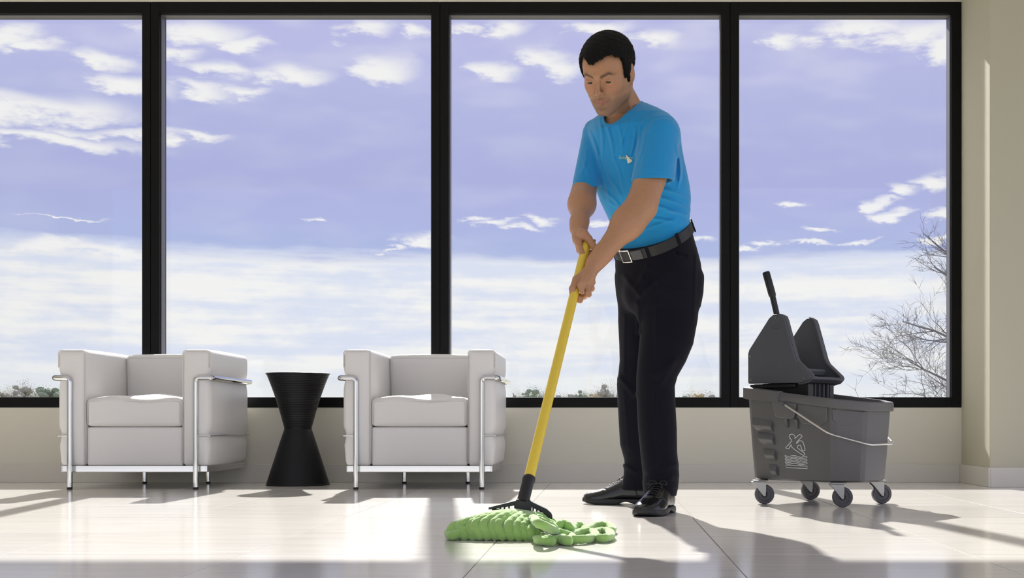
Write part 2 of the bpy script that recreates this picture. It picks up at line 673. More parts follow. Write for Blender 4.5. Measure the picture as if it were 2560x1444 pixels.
_bm = bmesh.new()
bmesh.ops.create_icosphere(_bm, subdivisions=3, radius=1.0)
ICO_V = [tuple(v.co) for v in _bm.verts]
_bm.verts.index_update()
ICO_F = [tuple(v.index for v in f.verts) for f in _bm.faces]
_bm.free()
HAZED_TREE_COLS = {  # foliage colours lightened: the haze of distance is painted into them
    'grey brown': (mat('hazed_foliage_greybrown', srgb(172, 172, 158), 0.9, noise=(0.8, 0.25)), 'grey-brown'),
    'green': (mat('hazed_foliage_green', srgb(146, 160, 138), 0.9, noise=(0.8, 0.25)), 'dull green'),
    'tan': (mat('hazed_foliage_tan', srgb(208, 194, 158), 0.9, noise=(0.8, 0.25)), 'tan autumn'),
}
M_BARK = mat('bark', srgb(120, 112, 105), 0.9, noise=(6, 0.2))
FAR = [  # px centre, py of top, half width px, colour, label
    (18, 972, 34, 'grey brown', 'low grey-brown distant tree at the left edge of the leftmost window'),
    (62, 958, 30, 'grey brown', 'taller feathery grey-brown distant tree beyond the leftmost window'),
    (112, 960, 34, 'green', 'dull green distant tree just left of the first white armchair'),
    (1300, 975, 26, 'grey brown', 'small grey-brown distant tree right behind the second armchair rail'),
    (1336, 967, 30, 'green', 'rounded green-grey distant tree between second armchair and mop handle'),
    (1372, 974, 24, 'grey brown', 'grey-brown distant tree partly behind the yellow mop handle'),
    (1412, 983, 26, 'grey brown', 'very low distant tree just right of the mop handle'),
    (1460, 969, 20, 'green', 'dark green round distant tree left of the man\'s legs'),
    (1483, 979, 14, 'tan', 'small yellow-tan distant tree beside the dark green one'),
    (1520, 957, 36, 'grey brown', 'largest feathery distant tree touching the man\'s trousers'),
    (1712, 984, 22, 'green', 'low distant tree just right of the man\'s legs'),
    (1738, 975, 20, 'tan', 'tan distant tree right of the man\'s legs'),
    (1772, 981, 24, 'grey brown', 'distant tree next to the third window post'),
]
for k, (px, py, hw, c, lab) in enumerate(FAR):
    rng = np.random.default_rng(100 + k)
    Y = 92.0 + (k % 4) * 4
    base = P(px, 1055, Y)
    topz = P(px, py, Y)[2]
    r = hw / F_PX * Y
    gz = -1.6
    root = empty('distant_tree', (base[0], Y, gz))
    tag(root, lab, 'tree', 'distant trees beyond the windows')
    h = topz - gz
    cz = h * 0.62
    V_, F_ = leaf_cloud(rng, 6000, r * 1.5, r, h * 0.30, h * 0.76, 0.032, 40)
    V_, F_ = V_.tolist(), F_.tolist()
    for q in range(34):      # leafy clumps: lumpy balls of foliage
        d = rng.normal(size=3)
        d /= np.linalg.norm(d)
        cc = d * rng.uniform(0.1, 0.85) * np.array((r * 1.4, r, h * 0.26)) + np.array((0, 0, h * 0.77))
        rr_ = rng.uniform(0.16, 0.30) * r
        ph = rng.uniform(0, 6.28, 4)
        k0 = len(V_)
        for (vx, vy, vz) in ICO_V:
            f_ = 1 + 0.16 * math.sin(7 * vx + ph[0]) * math.sin(6 * vy + ph[1]) + 0.12 * math.sin(13 * vz + ph[2]) * math.sin(12 * vx + ph[3]) + rng.uniform(-.10, .10)
            V_.append((cc[0] + vx * rr_ * f_, cc[1] + vy * rr_ * f_, cc[2] + vz * rr_ * f_ * 0.8))
        F_ += [tuple(i + k0 for i in f) for f in ICO_F]
    cme = bpy.data.meshes.new('crown')
    cme.from_pydata(V_, [], F_)
    cme.materials.append(HAZED_TREE_COLS[c][0])
    link('crown', cme, root)
    b = MB().tube([(0, 0, 0), (0.05, 0, h * 0.4), (0, 0.05, h * 0.75)], [0.16, 0.12, 0.05], 8)
    for q in range(6):
        a = rng.uniform(0, 6.28)
        z0 = h * rng.uniform(0.35, 0.6)
        b.tube([(0, 0, z0), (r * 0.5 * math.cos(a), r * 0.5 * math.sin(a), z0 + h * 0.2), (r * 0.8 * math.cos(a), r * 0.8 * math.sin(a), z0 + h * 0.36)], [0.07, 0.045, 0.015], 6)
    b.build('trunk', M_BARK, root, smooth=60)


def bare_tree(loc, seed):
    rng = random.Random(seed)
    root = empty('bare_tree', loc)
    tag(root, 'leafless grey tree with fine bare branches outside the right-hand window', 'tree')
    trunk, limbs, twigs = MB(), MB(), MB()

    def grow(p, d, L, r, lev):
        n = 5
        pts, rad = [p], [r]
        q = p.copy()
        dd = d.copy()
        for i in range(n):
            dd = dd + np.array([rng.gauss(0, 0.13) for _ in range(3)]) + np.array((0, 0, 0.03))
            dd /= np.linalg.norm(dd)
            q = q + dd * L / n
            pts.append(q)
            rad.append(r * (1 - 0.62 * (i + 1) / n))
        (limbs if lev < 2 else twigs).tube(pts, rad, 6 if lev < 2 else 4)
        if lev >= 5:
            return
        kids = 5 if lev < 3 else 4
        for k in range(kids):
            i = rng.randint(1, n)
            base = pts[i]
            ax = np.array([rng.gauss(0, 1) for _ in range(3)])
            ax -= dd * np.dot(ax, dd)
            ax /= np.linalg.norm(ax)
            ang = rng.uniform(0.35, 0.85)
            nd = dd * math.cos(ang) + ax * math.sin(ang)
            grow(base, nd, L * rng.uniform(0.5, 0.72), max(rad[i] * 0.62, 0.0026), lev + 1)

    trunk.tube([(0, 0, 0), (0.02, 0, 0.8), (-0.03, 0, 1.6), (-0.02, 0, 3.7)], [0.15, 0.12, 0.10, 0.05], 12)
    for (z, d, L, r) in [(3.3, (-1.0, -0.2, 0.12), 1.25, 0.030), (3.5, (-0.8, 0.1, 0.5), 1.35, 0.028), (4.2, (-0.85, -0.1, 0.42), 1.35, 0.030), (5.0, (-0.85, 0.1, 0.5), 1.4, 0.028), (5.5, (-0.3, 0, 1), 1.3, 0.05),
                         (4.0, (0.8, 0.2, 0.6), 1.4, 0.05), (4.6, (0.6, 0.4, 0.8), 1.4, 0.05), (5.4, (0.4, -0.4, 1), 1.3, 0.05)]:
        d = np.array(d, float)
        grow(np.array((0, 0, z - 1.9)), d / np.linalg.norm(d), L, r, 1)
    m = mat('bare_bark', srgb(132, 130, 134), 0.9, noise=(8, 0.2))
    trunk.build('trunk', m, root, smooth=60)
    limbs.build('branches', m, root, smooth=60)
    twigs.build('twigs', m, root)['kind'] = 'stuff'


bp = P(2455, 1055, 20.0)
bare_tree((bp[0], 20.0, -1.6), 7)

# ------------------------------------------------------------------ armchairs
def cushion(cx, cy, cz, sx, sy, sz, r=0.03, puff=0.012, n=14, pinch=None, top_puff=None, wob=None):
    """rounded padded box; returns (verts, faces)"""
    me = bmesh.new()
    bmesh.ops.create_cube(me, size=2.0)
    bmesh.ops.subdivide_edges(me, edges=me.edges[:], cuts=n, use_grid_fill=True)
    vs_, fs_ = [], []
    h = np.array((sx, sy, sz)) / 2
    for v in me.verts:
        u = np.array(v.co)
        # denser sampling near the edges
        u = np.sign(u) * (1 - (1 - np.abs(u)) ** 1.6)
        q = u * h
        core = np.clip(q, -(h - r), h - r)
        d = q - core
        L = np.linalg.norm(d)
        p = core + d / L * r if L > 1e-9 else q
        # outward bulge in the middle of each face
        for a in range(3):
            if abs(abs(u[a]) - 1) < 1e-6:
                o1, o2 = [k for k in range(3) if k != a]
                w = (1 - abs(u[o1]) ** 2.5) * (1 - abs(u[o2]) ** 2.5)
                amt = puff
                if top_puff is not None and a == 2 and u[a] > 0:
                    amt = top_puff
                p[a] += math.copysign(amt * w, u[a])
        if wob is not None:
            p = p + wob(u, p)
        p = p + np.array((cx, cy, cz))
        if pinch is not None:
            p = pinch(p, u)
        vs_.append(tuple(p))
    me.verts.index_update()
    for f in me.faces:
        fs_.append(tuple(v.index for v in f.verts))
    me.free()
    return vs_, fs_


def make_armchair(loc, label):
    root = empty('armchair', loc)
    tag(root, label, 'armchair', 'white armchairs along the window wall')
    rng = random.Random(3)
    for s in (-1, 1):
        def pinch(p, u, s=s):
            out = max(0.0, s * (p[0] - s * 0.306)) / 0.069
            w = 0.016 * math.exp(-((p[2] - 0.264) / 0.022) ** 2) + 0.009 * math.exp(-((p[2] - 0.548) / 0.03) ** 2)
            taper = 0.012 * max(0, (0.25 - p[2]) / 0.14)
            q = p.copy()
            q[0] -= s * (w + taper) * min(1, out)
            if p[1] < -0.30:
                q[1] += 0.006 * math.exp(-((p[2] - 0.264) / 0.02) ** 2) * min(1, out)
            return q
        b = MB().add(*cushion(s * 0.306, -0.015, 0.4015, 0.138, 0.63, 0.573, 0.022, 0.008, 22, pinch, 0.006))
        arm = b.build('arm_cushion', M_WHITE_LEATHER, root, smooth=180)
        # piping round the front panel
        xa, xb = s * 0.306 - 0.066, s * 0.306 + 0.066
        xi, xo = s * 0.240, s * 0.372
        pts = fillet([(xi, -0.3265, 0.13), (xi, -0.3265, 0.683), (xo, -0.3265, 0.683), (xo, -0.3265, 0.60)], 0.018, 5)
        MB().tube(pts, 0.0026, 6).build('piping', M_SEAM, arm, smooth=180)
    wob = lambda u, p: np.array((0, 0, 0.010 * math.sin(u[0] * 4.2 + 0.6) * math.cos(u[1] * 3.1) * max(0, u[2]) * (1 - u[0] ** 4)))
    seat = MB().add(*cushion(0, -0.085, 0.379, 0.478, 0.49, 0.140, 0.024, 0.005, 18, None, 0.018, wob)).build('seat_cushion', M_WHITE_LEATHER, root, smooth=180)
    MB().tube(fillet([(-0.226, -0.329, 0.325), (-0.226, -0.329, 0.433), (0.226, -0.329, 0.433), (0.226, -0.329, 0.325), ], 0.014, 5), 0.0024, 6).build('piping', M_SEAM, seat, smooth=180)
    MB().add(*cushion(0, -0.080, 0.211, 0.474, 0.48, 0.192, 0.012, 0.004, 14)).build('seat_base', M_WHITE_LEATHER, root, smooth=180)
    back = MB().add(*cushion(0, 0.225, 0.405, 0.478, 0.145, 0.566, 0.026, 0.010, 16, None, 0.008)).build('back_cushion', M_WHITE_LEATHER, root, smooth=180)
    MB().tube(fillet([(-0.224, 0.155, 0.46), (-0.224, 0.155, 0.672), (0.224, 0.155, 0.672), (0.224, 0.155, 0.46)], 0.02, 5), 0.0024, 6).build('piping', M_SEAM, back, smooth=180)
    # chromed angle frame under the cushions
    b = MB()
    b.box(-0.355, 0.355, -0.325, -0.317, 0.086, 0.116)
    b.box(-0.355, 0.355, -0.325, -0.290, 0.084, 0.088)
    b.box(-0.355, 0.355, 0.285, 0.293, 0.086, 0.116)
    for s in (-1, 1):
        b.box(s * 0.355 - 0.004, s * 0.355 + 0.004, -0.325, 0.293, 0.086, 0.116)
        b.box(min(s * 0.355, s * 0.325), max(s * 0.355, s * 0.325), -0.325, 0.293, 0.084, 0.088)
    b.box(-0.33, 0.33, -0.30, 0.28, 0.108, 0.114)
    b.build('base_frame', M_CHROME, root, bevel=0.0015)
    for s in (-1, 1):
        # front leg that bends into the arm rail
        pts = fillet([(s * 0.309, -0.345, 0.012), (s * 0.309, -0.345, 0.548), (s * 0.389, -0.345, 0.548), (s * 0.389, 0.300, 0.548), (s * 0.340, 0.318, 0.548)], 0.022, 7)
        leg = MB().tube(pts, 0.0132, 16).build('frame_tube', M_CHROME, root, smooth=60)
        MB().lathe([(0.0, 0.0), (0.0125, 0.0), (0.0125, 0.012), (0.0, 0.012)], 16, (s * 0.309, -0.345, 0)).build('rubber_foot', M_RUBBER, leg, smooth=40)
        pts = fillet([(s * 0.318, -0.338, 0.264), (s * 0.377, -0.338, 0.264), (s * 0.377, 0.300, 0.264)], 0.01, 5)
        MB().tube(pts, 0.0042, 10).build('side_rail', M_CHROME, root, smooth=60)
        rl = MB().tube([(s * 0.172, 0.255, 0.010), (s * 0.172, 0.255, 0.095)], 0.0125, 16).build('rear_leg', M_CHROME, root, smooth=60)
        MB().lathe([(0.0, 0.0), (0.0122, 0.0), (0.0122, 0.010), (0.0, 0.010)], 16, (s * 0.172, 0.255, 0)).build('rubber_foot', M_RUBBER, rl, smooth=40)
    return root


ch1 = make_armchair((-2.325, 6.235, 0), 'white leather armchair with chrome tube frame, left of the black stool')
ch2 = copy_tree(ch1)
ch2.location = (-0.921, 6.235, 0)
ch2['label'] = 'white leather armchair with chrome tube frame, between black stool and mop handle'

# ------------------------------------------------------------------ hourglass stool
st = empty('stool', (P(745, 1055, 6.32)[0], 6.32, 0))
tag(st, 'black hourglass side stool with fine ribbed waist between the white armchairs', 'stool')
R0, RW, ZW, ZT = 0.164, 0.0695, 0.296, 0.588


def hour(z):
    if z > ZW:
        t = (z - ZW) / (ZT - ZW)
        return RW + (R0 - RW) * (0.80 * t + 0.20 * t ** 2.6)
    t = (ZW - z) / ZW
    return RW + (R0 - RW) * (0.92 * t + 0.08 * t ** 0.6)


b = MB()
prof = [(0.0, ZW)]
n = 64
for i in range(n + 1):
    z = ZW + (ZT - 0.008 - ZW) * i / n
    prof.append((hour(z) + (0.0007 if i % 2 else -0.0007), z))
prof += [(R0 + 0.001, ZT - 0.006), (R0 + 0.001, ZT - 0.001), (R0 - 0.002, ZT), (0.0, ZT)]
b.lathe(prof, 64)
top = b.build('upper_cone', M_STOOL, st, smooth=30)
b = MB()
prof = [(0.0, ZW - 0.0005)]
for i in range(n + 1):
    z = ZW - 0.0005 - (ZW - 0.008) * i / n
    prof.append((hour(z) + (0.0004 if i % 2 else -0.0004), z))
prof += [(R0 + 0.001, 0.006), (R0 + 0.001, 0.001), (R0 - 0.002, 0.0), (0.0, 0.0)]
b.lathe(prof, 64)
b.build('lower_cone', M_STOOL, st, smooth=30)
b = MB().lathe([(RW - 0.004, ZW - 0.003), (RW + 0.0016, ZW - 0.0022), (RW + 0.0016, ZW + 0.0022), (RW - 0.004, ZW + 0.003)], 48)
b.build('waist_ring', M_STOOL, st, smooth=40)

# ------------------------------------------------------------------ mop bucket
M_GREY = mat('bucket_grey_plastic', srgb(90, 89, 88), 0.40, spec=0.45, bump=(300, 0.05, 0.001))
M_DARK = mat('wringer_dark_plastic', srgb(76, 77, 82), 0.46, spec=0.4, bump=(300, 0.05, 0.001))
M_BLACKP = mat('black_plastic', (0.010, 0.010, 0.011), 0.4, spec=0.45)
M_STEEL = mat('zinc_steel', (0.30, 0.295, 0.275), 0.35, metal=1.0)
M_WIRE = mat('bail_wire', (0.62, 0.60, 0.56), 0.32, metal=0.85)
M_WHEEL = mat('wheel_grey_rubber', srgb(78, 76, 78), 0.55)
M_HUB = mat('wheel_hub_black', (0.012, 0.012, 0.012), 0.45)
M_PRINT = mat('pale_grey_print', srgb(206, 206, 204), 0.6)
BC = np.array((0.882, 4.87))
BROT = math.atan2(-0.667, 0.745)
bk = empty('mop_bucket', (BC[0], BC[1], 0), BROT)
tag(bk, 'grey plastic mop bucket on four swivel casters with slipping-man pictogram', 'bucket')
ZB0 = 0.097


def rim_z(l):
    return 0.440 - 0.124 * l


PLAN = [(-0.25, -0.165), (-0.243, -0.181), (-0.228, -0.188), (-0.06, -0.19), (0.10, -0.19), (0.145, -0.189), (0.168, -0.181), (0.205, -0.145), (0.240, -0.108), (0.250, -0.085),
        (0.252, 0.0), (0.250, 0.085), (0.240, 0.108), (0.205, 0.145), (0.168, 0.181), (0.145, 0.189), (0.10, 0.19), (-0.06, 0.19), (-0.228, 0.188), (-0.243, 0.181), (-0.25, 0.165), (-0.251, 0.0)]


def bucket_pt(l, w, t, inset=0.0):
    """t 0..1 from the bottom to the rim"""
    kl, kw = 0.925 + 0.075 * t, 0.90 + 0.10 * t
    r = math.hypot(l, w)
    f = (r - inset) / r
    ll, ww = l * f, w * f
    return (ll * kl, ww * kw, ZB0 + (rim_z(l) - 0.03 - ZB0) * t)


def side_pt(l, t, off=0.0):
    """point on the near long side"""
    p = bucket_pt(l, -0.19, t)
    return np.array((p[0], p[1] - off, p[2]))


rs = []
for (t, ins) in [(0.0, 0.012), (0.02, 0.002), (0.3, 0), (0.6, 0), (1.0, 0), (1.0, 0.006), (0.5, 0.006), (0.08, 0.006)]:
    rs.append([bucket_pt(l, w, t, ins) for (l, w) in PLAN])
body = MB().rings(rs).build('body', M_GREY, bk, smooth=14)
# rolled rim
rs = []
for (o, dz) in [(-0.001, -0.036), (-0.012, -0.036), (-0.014, -0.030), (-0.014, -0.005), (-0.010, 0.0), (0.004, 0.0), (0.007, -0.004), (0.007, -0.030)]:
    ring = []
    for (l, w) in PLAN:
        r = math.hypot(l, w)
        f = (r - o) / r
        ring.append((l * f, w * f, rim_z(l) + dz))
    rs.append(ring)
MB().rings(rs, closed=True).build('rim', M_GREY, bk, smooth=35)
# rear saddle: thicker tier of rim the wringer hangs on
b = MB()
rs = []
for (o, dz) in [(-0.013, -0.044), (-0.022, -0.042), (-0.022, 0.002), (-0.012, 0.004), (0.004, 0.004), (0.004, -0.02)]:
    ring = []
    for (l, w) in [(-0.075, -0.19), (-0.16, -0.19), (-0.228, -0.188), (-0.243, -0.181), (-0.25, -0.165), (-0.251, 0.0), (-0.25, 0.165), (-0.243, 0.181), (-0.228, 0.188), (-0.16, 0.19), (-0.075, 0.19)]:
        r = math.hypot(l, w)
        f = (r - o) / r
        ring.append((l * f, w * f, rim_z(l) + dz))
    rs.append(ring)
n = 11
vs_, fs_ = [p for r in rs for p in r], []
for i in range(len(rs)):
    j = (i + 1) % len(rs)
    for k in range(n - 1):
        fs_.append((i * n + k, i * n + k + 1, j * n + k + 1, j * n + k))
fs_.append(tuple(i * n for i in range(len(rs))))
fs_.append(tuple(i * n + n - 1 for i in range(len(rs) - 1, -1, -1)))
MB().add(vs_, fs_).build('rim_saddle', M_GREY, bk, smooth=35)


def panel(name, quads, depth, m=M_GREY, bevel=0.004, side=-1):
    """raised moulding on a long side: list of (l,t) outline, thickness depth"""
    n = len(quads)
    vs_ = []
    for off in (-0.004, depth):
        for (l, t) in quads:
            p = side_pt(l, t, off)
            vs_.append((p[0], p[1] if side < 0 else -p[1], p[2]))
    fs_ = [tuple(range(n - 1, -1, -1)), tuple(range(n, 2 * n))] + [(i, (i + 1) % n, n + (i + 1) % n, n + i) for i in range(n)]
    return MB().add(vs_, fs_).build(name, m, bk, bevel=bevel)


for side in (-1, 1):
    # stepped foot mouldings: wedges whose upper faces catch light
    for k, (l0, t1) in enumerate([(-0.232, 0.745), (-0.208, 0.585), (-0.184, 0.395), (-0.160, 0.205)]):
        l1 = -0.128 + 0.004 * k
        vs_ = []
        dz = 0.125
        outer = [(l0, t1, -0.003), (l1, t1, -0.003), (l1, t1 - 0.085, 0.018), (l0 + 0.014, t1 - 0.085, 0.018), (l0 + 0.020, t1 - dz, 0.013), (l1 + 0.004, t1 - dz, 0.013), (l1 + 0.004, t1 - dz - 0.04, -0.003), (l0 + 0.026, t1 - dz - 0.04, -0.003)]
        for (l, t, o) in outer:
            p = side_pt(l, t, o)
            vs_.append((p[0], p[1] if side < 0 else -p[1], p[2]))
        fs_ = [(0, 1, 2, 3), (3, 2, 5, 4), (4, 5, 6, 7), (0, 3, 4, 7), (1, 6, 5, 2), (0, 7, 6, 1)]
        MB().add(vs_, fs_).build('step_moulding', M_GREY, bk, bevel=0.003)
    # bail boss and its ribs
    panel('bail_boss', [(-0.118, 0.985), (0.002, 0.985), (-0.012, 0.80), (-0.03, 0.775), (-0.09, 0.775), (-0.106, 0.80)], 0.017, side=side)
    for l in (-0.058, -0.010):
        panel('boss_rib', [(l - 0.010, 0.78), (l + 0.010, 0.78), (l + 0.010, 0.66)], 0.012, bevel=0.002, side=side)
    panel('under_rim_moulding', [(0.0, 0.985), (0.135, 0.985), (0.135, 0.80), (0.10, 0.73), (0.02, 0.73), (-0.005, 0.80)], 0.007, side=side)
# nose moulding facets
b = MB()
vs_ = []
for off in (-0.003, 0.008):
    for (l, w, t) in [(0.150, -0.187, 0.97), (0.246, -0.098, 0.97), (0.228, -0.115, 0.82), (0.205, -0.135, 0.755), (0.172, -0.166, 0.755), (0.152, -0.186, 0.82)]:
        p = bucket_pt(l, w, t)
        vs_.append((p[0] + off * 0.7, p[1] - off * 0.7, p[2]))
n = 6
b.add(vs_, [tuple(range(n - 1, -1, -1)), tuple(range(n, 2 * n))] + [(i, (i + 1) % n, n + (i + 1) % n, n + i) for i in range(n)])
b.build('nose_moulding', M_GREY, bk, bevel=0.003)
# bail handle of bent wire, resting against the nose
pts = [(-0.052, -0.212, 0.402), (-0.03, -0.214, 0.390), (0.155, -0.212, 0.285), (0.264, -0.098, 0.243), (0.268, 0.085, 0.245), (0.155, 0.212, 0.285), (-0.03, 0.214, 0.390), (-0.052, 0.212, 0.402)]
bail = MB().tube(fillet(pts, 0.03, 6), 0.0036, 10).build('bail_handle', M_WIRE, bk, smooth=60)
for s in (-1, 1):
    MB().tube([(-0.052, s * 0.190, 0.402), (-0.052, s * 0.217, 0.402)], 0.0075, 14).build('bail_pivot', M_DARK, bail, smooth=40)
# pictogram: person slipping above waves
LC, TC, PS = -0.013, 0.385, 0.00118   # unit: photo-zoom pixel on the face


def pic(u, v):
    l = -0.0190 + (u - 745) * 0.000512
    t = (952 - v) / 1000.0 * 1.06 + 0.158
    return side_pt(l, t, 0.0012)


body_out = [(700, 605), (712, 622), (670, 690), (652, 712), (668, 724), (684, 716), (706, 672), (714, 705), (806, 782), (826, 782), (828, 762), (762, 700), (790, 668), (806, 722), (822, 734), (836, 718), (818, 632), (804, 618), (784, 618), (760, 652), (762, 632),
            (806, 570), (808, 552), (794, 543), (778, 552), (742, 596)]
arcs = [(742 - 24 + 27 * math.cos(a), 576 + 29 * math.sin(a)) for a in np.linspace(0.5, -4.0, 16)]
shapes = [[(p[0], p[1]) for p in catmull([(x, y, 0) for x, y in body_out + [(744, 590)] + arcs[1:]], 3, True)]]
for k in range(4):
    v0 = 800 + k * 36
    top_ = [(642, v0)] + [(650 + i * 10, v0 + 8 * math.sin((i + 1) / 1.9) + 5) for i in range(20)] + [(850, v0 - 2)]
    bot_ = [(x + 2, y + 19) for (x, y) in reversed(top_)]
    shapes.append(top_ + bot_)
shapes[4] = [(645, 916), (852, 916), (852, 944), (648, 946)]
pm = MB()
for s in shapes:
    q = [pic(u, v) for u, v in s]
    pm.tube(q, 0.0017, 6, closed=True)
pm.build('pictogram', M_PRINT, bk, smooth=60, label='pale printed pictogram of a slipping person over waves')

# casters
def caster(parent, l, w, ang):
    """swivel caster; ang is its swivel in the bucket's frame"""
    r = 0.0395
    root = empty('caster', (l, w, 0), ang)
    root.parent = parent
    b = MB()
    n = 32
    prof = [(0.0, -0.010), (0.010, -0.0125), (0.026, -0.0105), (0.0275, -0.0135), (0.036, -0.0135), (r, -0.009), (r, 0.009), (0.036, 0.0135), (0.0275, 0.0135), (0.026, 0.0105), (0.010, 0.0125), (0.0, 0.010)]
    b.lathe([p for p in prof if p[0] >= 0.026], n, (0.012, 0, r), 'y')
    # ring is open inside; hub closes it
    wh = b.build('wheel', M_WHEEL, root, smooth=35)
    MB().lathe([(0.0, -0.0105), (0.0105, -0.0125), (0.013, -0.010), (0.0268, -0.0095), (0.0268, 0.0095), (0.013, 0.010), (0.0105, 0.0125), (0.0, 0.0105)], n, (0.012, 0, r), 'y').build('hub', M_HUB, root, smooth=35)
    b = MB()
    for s in (-1, 1):
        poly = [(-0.040, 0.088), (-0.002, 0.091), (0.018, 0.091), (0.018, 0.060), (0.0165, r - 0.006), (0.012, r - 0.009), (0.007, r - 0.006), (-0.020, 0.068)]
        y0 = s * 0.0165
        b.prism(poly, min(y0, y0 + s * 0.0018), max(y0, y0 + s * 0.0018))
    b.box(-0.040, 0.018, -0.0183, 0.0183, 0.087, 0.0905)
    b.box(-0.034, 0.026, -0.028, 0.028, 0.0915, 0.0965)
    b.build('fork', M_STEEL, root, bevel=0.001)
    MB().tube([(0.012, -0.0205, r), (0.012, 0.0205, r)], 0.0038, 8).build('axle_bolt', M_STEEL, root, smooth=40)
    return root


CI, SI = math.cos(-BROT), math.sin(-BROT)
for (px, py) in ((1911, 1259), (2026, 1248), (2106, 1267), (2204, 1258)):
    Yw = F_PX * CAM_H / (py - VPY)
    Xw = (px - VPX) / F_PX * Yw - 0.012
    dx, dy = Xw - BC[0], Yw - BC[1]
    caster(bk, dx * CI - dy * SI, dx * SI + dy * CI, -BROT + math.radians({1911: -4, 2026: 3, 2106: -6, 2204: 5}[px]))

# ------------------------------------------------------------------ wringer on the bucket
wr = empty('mop_wringer', (BC[0], BC[1], 0.40), BROT)
tag(wr, 'dark grey side-press mop wringer with long black lever, hung on the bucket rim', 'wringer')
Z0 = -0.40


def side_panel(w, dx, th=0.012, flip=1):
    poly = [(-0.262, 0.488), (-0.264, 0.500), (-0.264, 0.612), (-0.258, 0.628), (-0.160, 0.752), (-0.140, 0.765), (-0.112, 0.766), (-0.094, 0.756), (-0.086, 0.738),
            (-0.040, 0.590), (-0.030, 0.572), (0.030, 0.520), (0.036, 0.508), (0.028, 0.498), (-0.020, 0.486)]
    poly = [(l + dx, z + Z0) for (l, z) in poly]
    b = MB().prism(poly, w - th / 2, w + th / 2)
    o = b.build('side_panel', M_DARK, wr, bevel=0.003, bseg=2)
    # inner flange following the sloping front edge
    fl_ = MB()
    edge = poly[6:13]
    rs_ = []
    for (l, z) in edge:
        rs_.append([(l - 0.006, w + flip * 0.004, z), (l + 0.001, w + flip * 0.004, z + 0.001), (l + 0.001, w + flip * 0.028, z + 0.001), (l - 0.006, w + flip * 0.028, z)])
    fl_.rings(rs_).build('front_flange', M_DARK, o, smooth=40)
    return o


pa = side_panel(-0.150, 0, flip=1)
for (l, z) in [(-0.252, 0.600), (-0.250, 0.502), (0.006, 0.504), (-0.128, 0.752)]:
    MB().lathe([(0.0, -0.0075), (0.004, -0.0075), (0.0045, -0.006), (0.0045, 0.0)], 12, (l, -0.150, z + Z0), 'y').build('screw', M_STEEL, pa, smooth=40)
# embossed oval badge
el_ = [(-0.128 + 0.020 * math.cos(a), 0.713 + Z0 + 0.0085 * math.sin(a)) for a in np.linspace(0, 2 * math.pi, 24, endpoint=False)]
MB().tube([(x, -0.1563, z) for x, z in el_], 0.001, 6, closed=True).build('oval_badge', M_DARK, pa, smooth=60)
side_panel(0.100, 0.0, flip=-1)
# back plate, press plate and lip
MB().prism([(-0.258, 0.492 + Z0), (-0.258, 0.610 + Z0), (-0.246, 0.610 + Z0), (-0.246, 0.492 + Z0)], -0.145, 0.095).build('back_plate', M_DARK, wr, bevel=0.002)
MB().prism([(-0.225, 0.56 + Z0), (-0.205, 0.570 + Z0), (-0.062, 0.542 + Z0), (-0.062, 0.528 + Z0), (-0.20, 0.50 + Z0), (-0.225, 0.50 + Z0)], -0.140, 0.090).build('press_plate', M_DARK, wr, bevel=0.003)
MB().prism([(-0.075, 0.520 + Z0), (-0.030, 0.548 + Z0), (-0.024, 0.540 + Z0), (-0.030, 0.520 + Z0)], -0.100, 0.055).build('press_bar', M_DARK, wr, bevel=0.003)
MB().prism([(-0.03, 0.512 + Z0), (0.034, 0.512 + Z0), (0.038, 0.502 + Z0), (0.022, 0.488 + Z0), (-0.01, 0.480 + Z0), (-0.03, 0.480 + Z0)], -0.147, 0.100).build('front_lip', M_DARK, wr, bevel=0.004)
# basket that drops into the bucket, with a slotted front
b = MB()
for s in (-0.118, 0.068):
    b.box(-0.215, 0.0, s - 0.004, s + 0.004, 0.36 + Z0, 0.488 + Z0)
b.box(-0.215, -0.207, -0.118, 0.068, 0.36 + Z0, 0.488 + Z0)
b.box(-0.215, 0.0, -0.118, 0.068, 0.355 + Z0, 0.363 + Z0)
b.box(-0.004, 0.004, -0.122, -0.085, 0.36 + Z0, 0.484 + Z0)
b.box(-0.004, 0.004, 0.040, 0.072, 0.36 + Z0, 0.484 + Z0)
b.box(-0.012, -0.006, -0.118, 0.068, 0.36 + Z0, 0.484 + Z0)
b.build('basket', M_BLACKP, wr, bevel=0.002)
for k in range(4):
    w = -0.068 + k * 0.031
    MB().box(-0.003, 0.006, w - 0.004, w + 0.004, 0.36 + Z0, 0.486 + Z0).build('grille_bar', M_DARK, wr, bevel=0.0015)
MB().box(-0.268, -0.05, -0.135, 0.088, 0.468 + Z0, 0.486 + Z0).build('hanger_plate', M_BLACKP, wr, bevel=0.003)
# lever
hp = []
def bl(px, py, Y):
    p = P(px, py, Y)
    dx, dy = p[0] - BC[0], p[1] - BC[1]
    return np.array((dx * CI - dy * SI, dx * SI + dy * CI, p[2] - 0.40))
Yl = 4.92
a_, b_, c_, d_ = bl(1952, 830, Yl), bl(1942, 786, Yl), bl(1931, 738, Yl), bl(1914.5, 679, Yl)
rodm = MB().tube([a_, b_, c_], 0.0122, 14, flat=None)
lev = rodm.build('lever', M_BLACKP, wr, smooth=40)
g0 = c_ + (b_ - c_) * 0.02
MB().tube([c_ + (b_ - c_) * 0.06, c_, c_ + (d_ - c_) * 0.1, d_ - (d_ - c_) * 0.05, d_], [0.0128, 0.0150, 0.0156, 0.0156, 0.0125], 14).build('grip', M_BLACKP, lev, smooth=40)
# ------------------------------------------------------------------ implicit surfaces -> one continuous mesh
def unit(v):
    v = np.asarray(v, float)
    return v / np.linalg.norm(v)


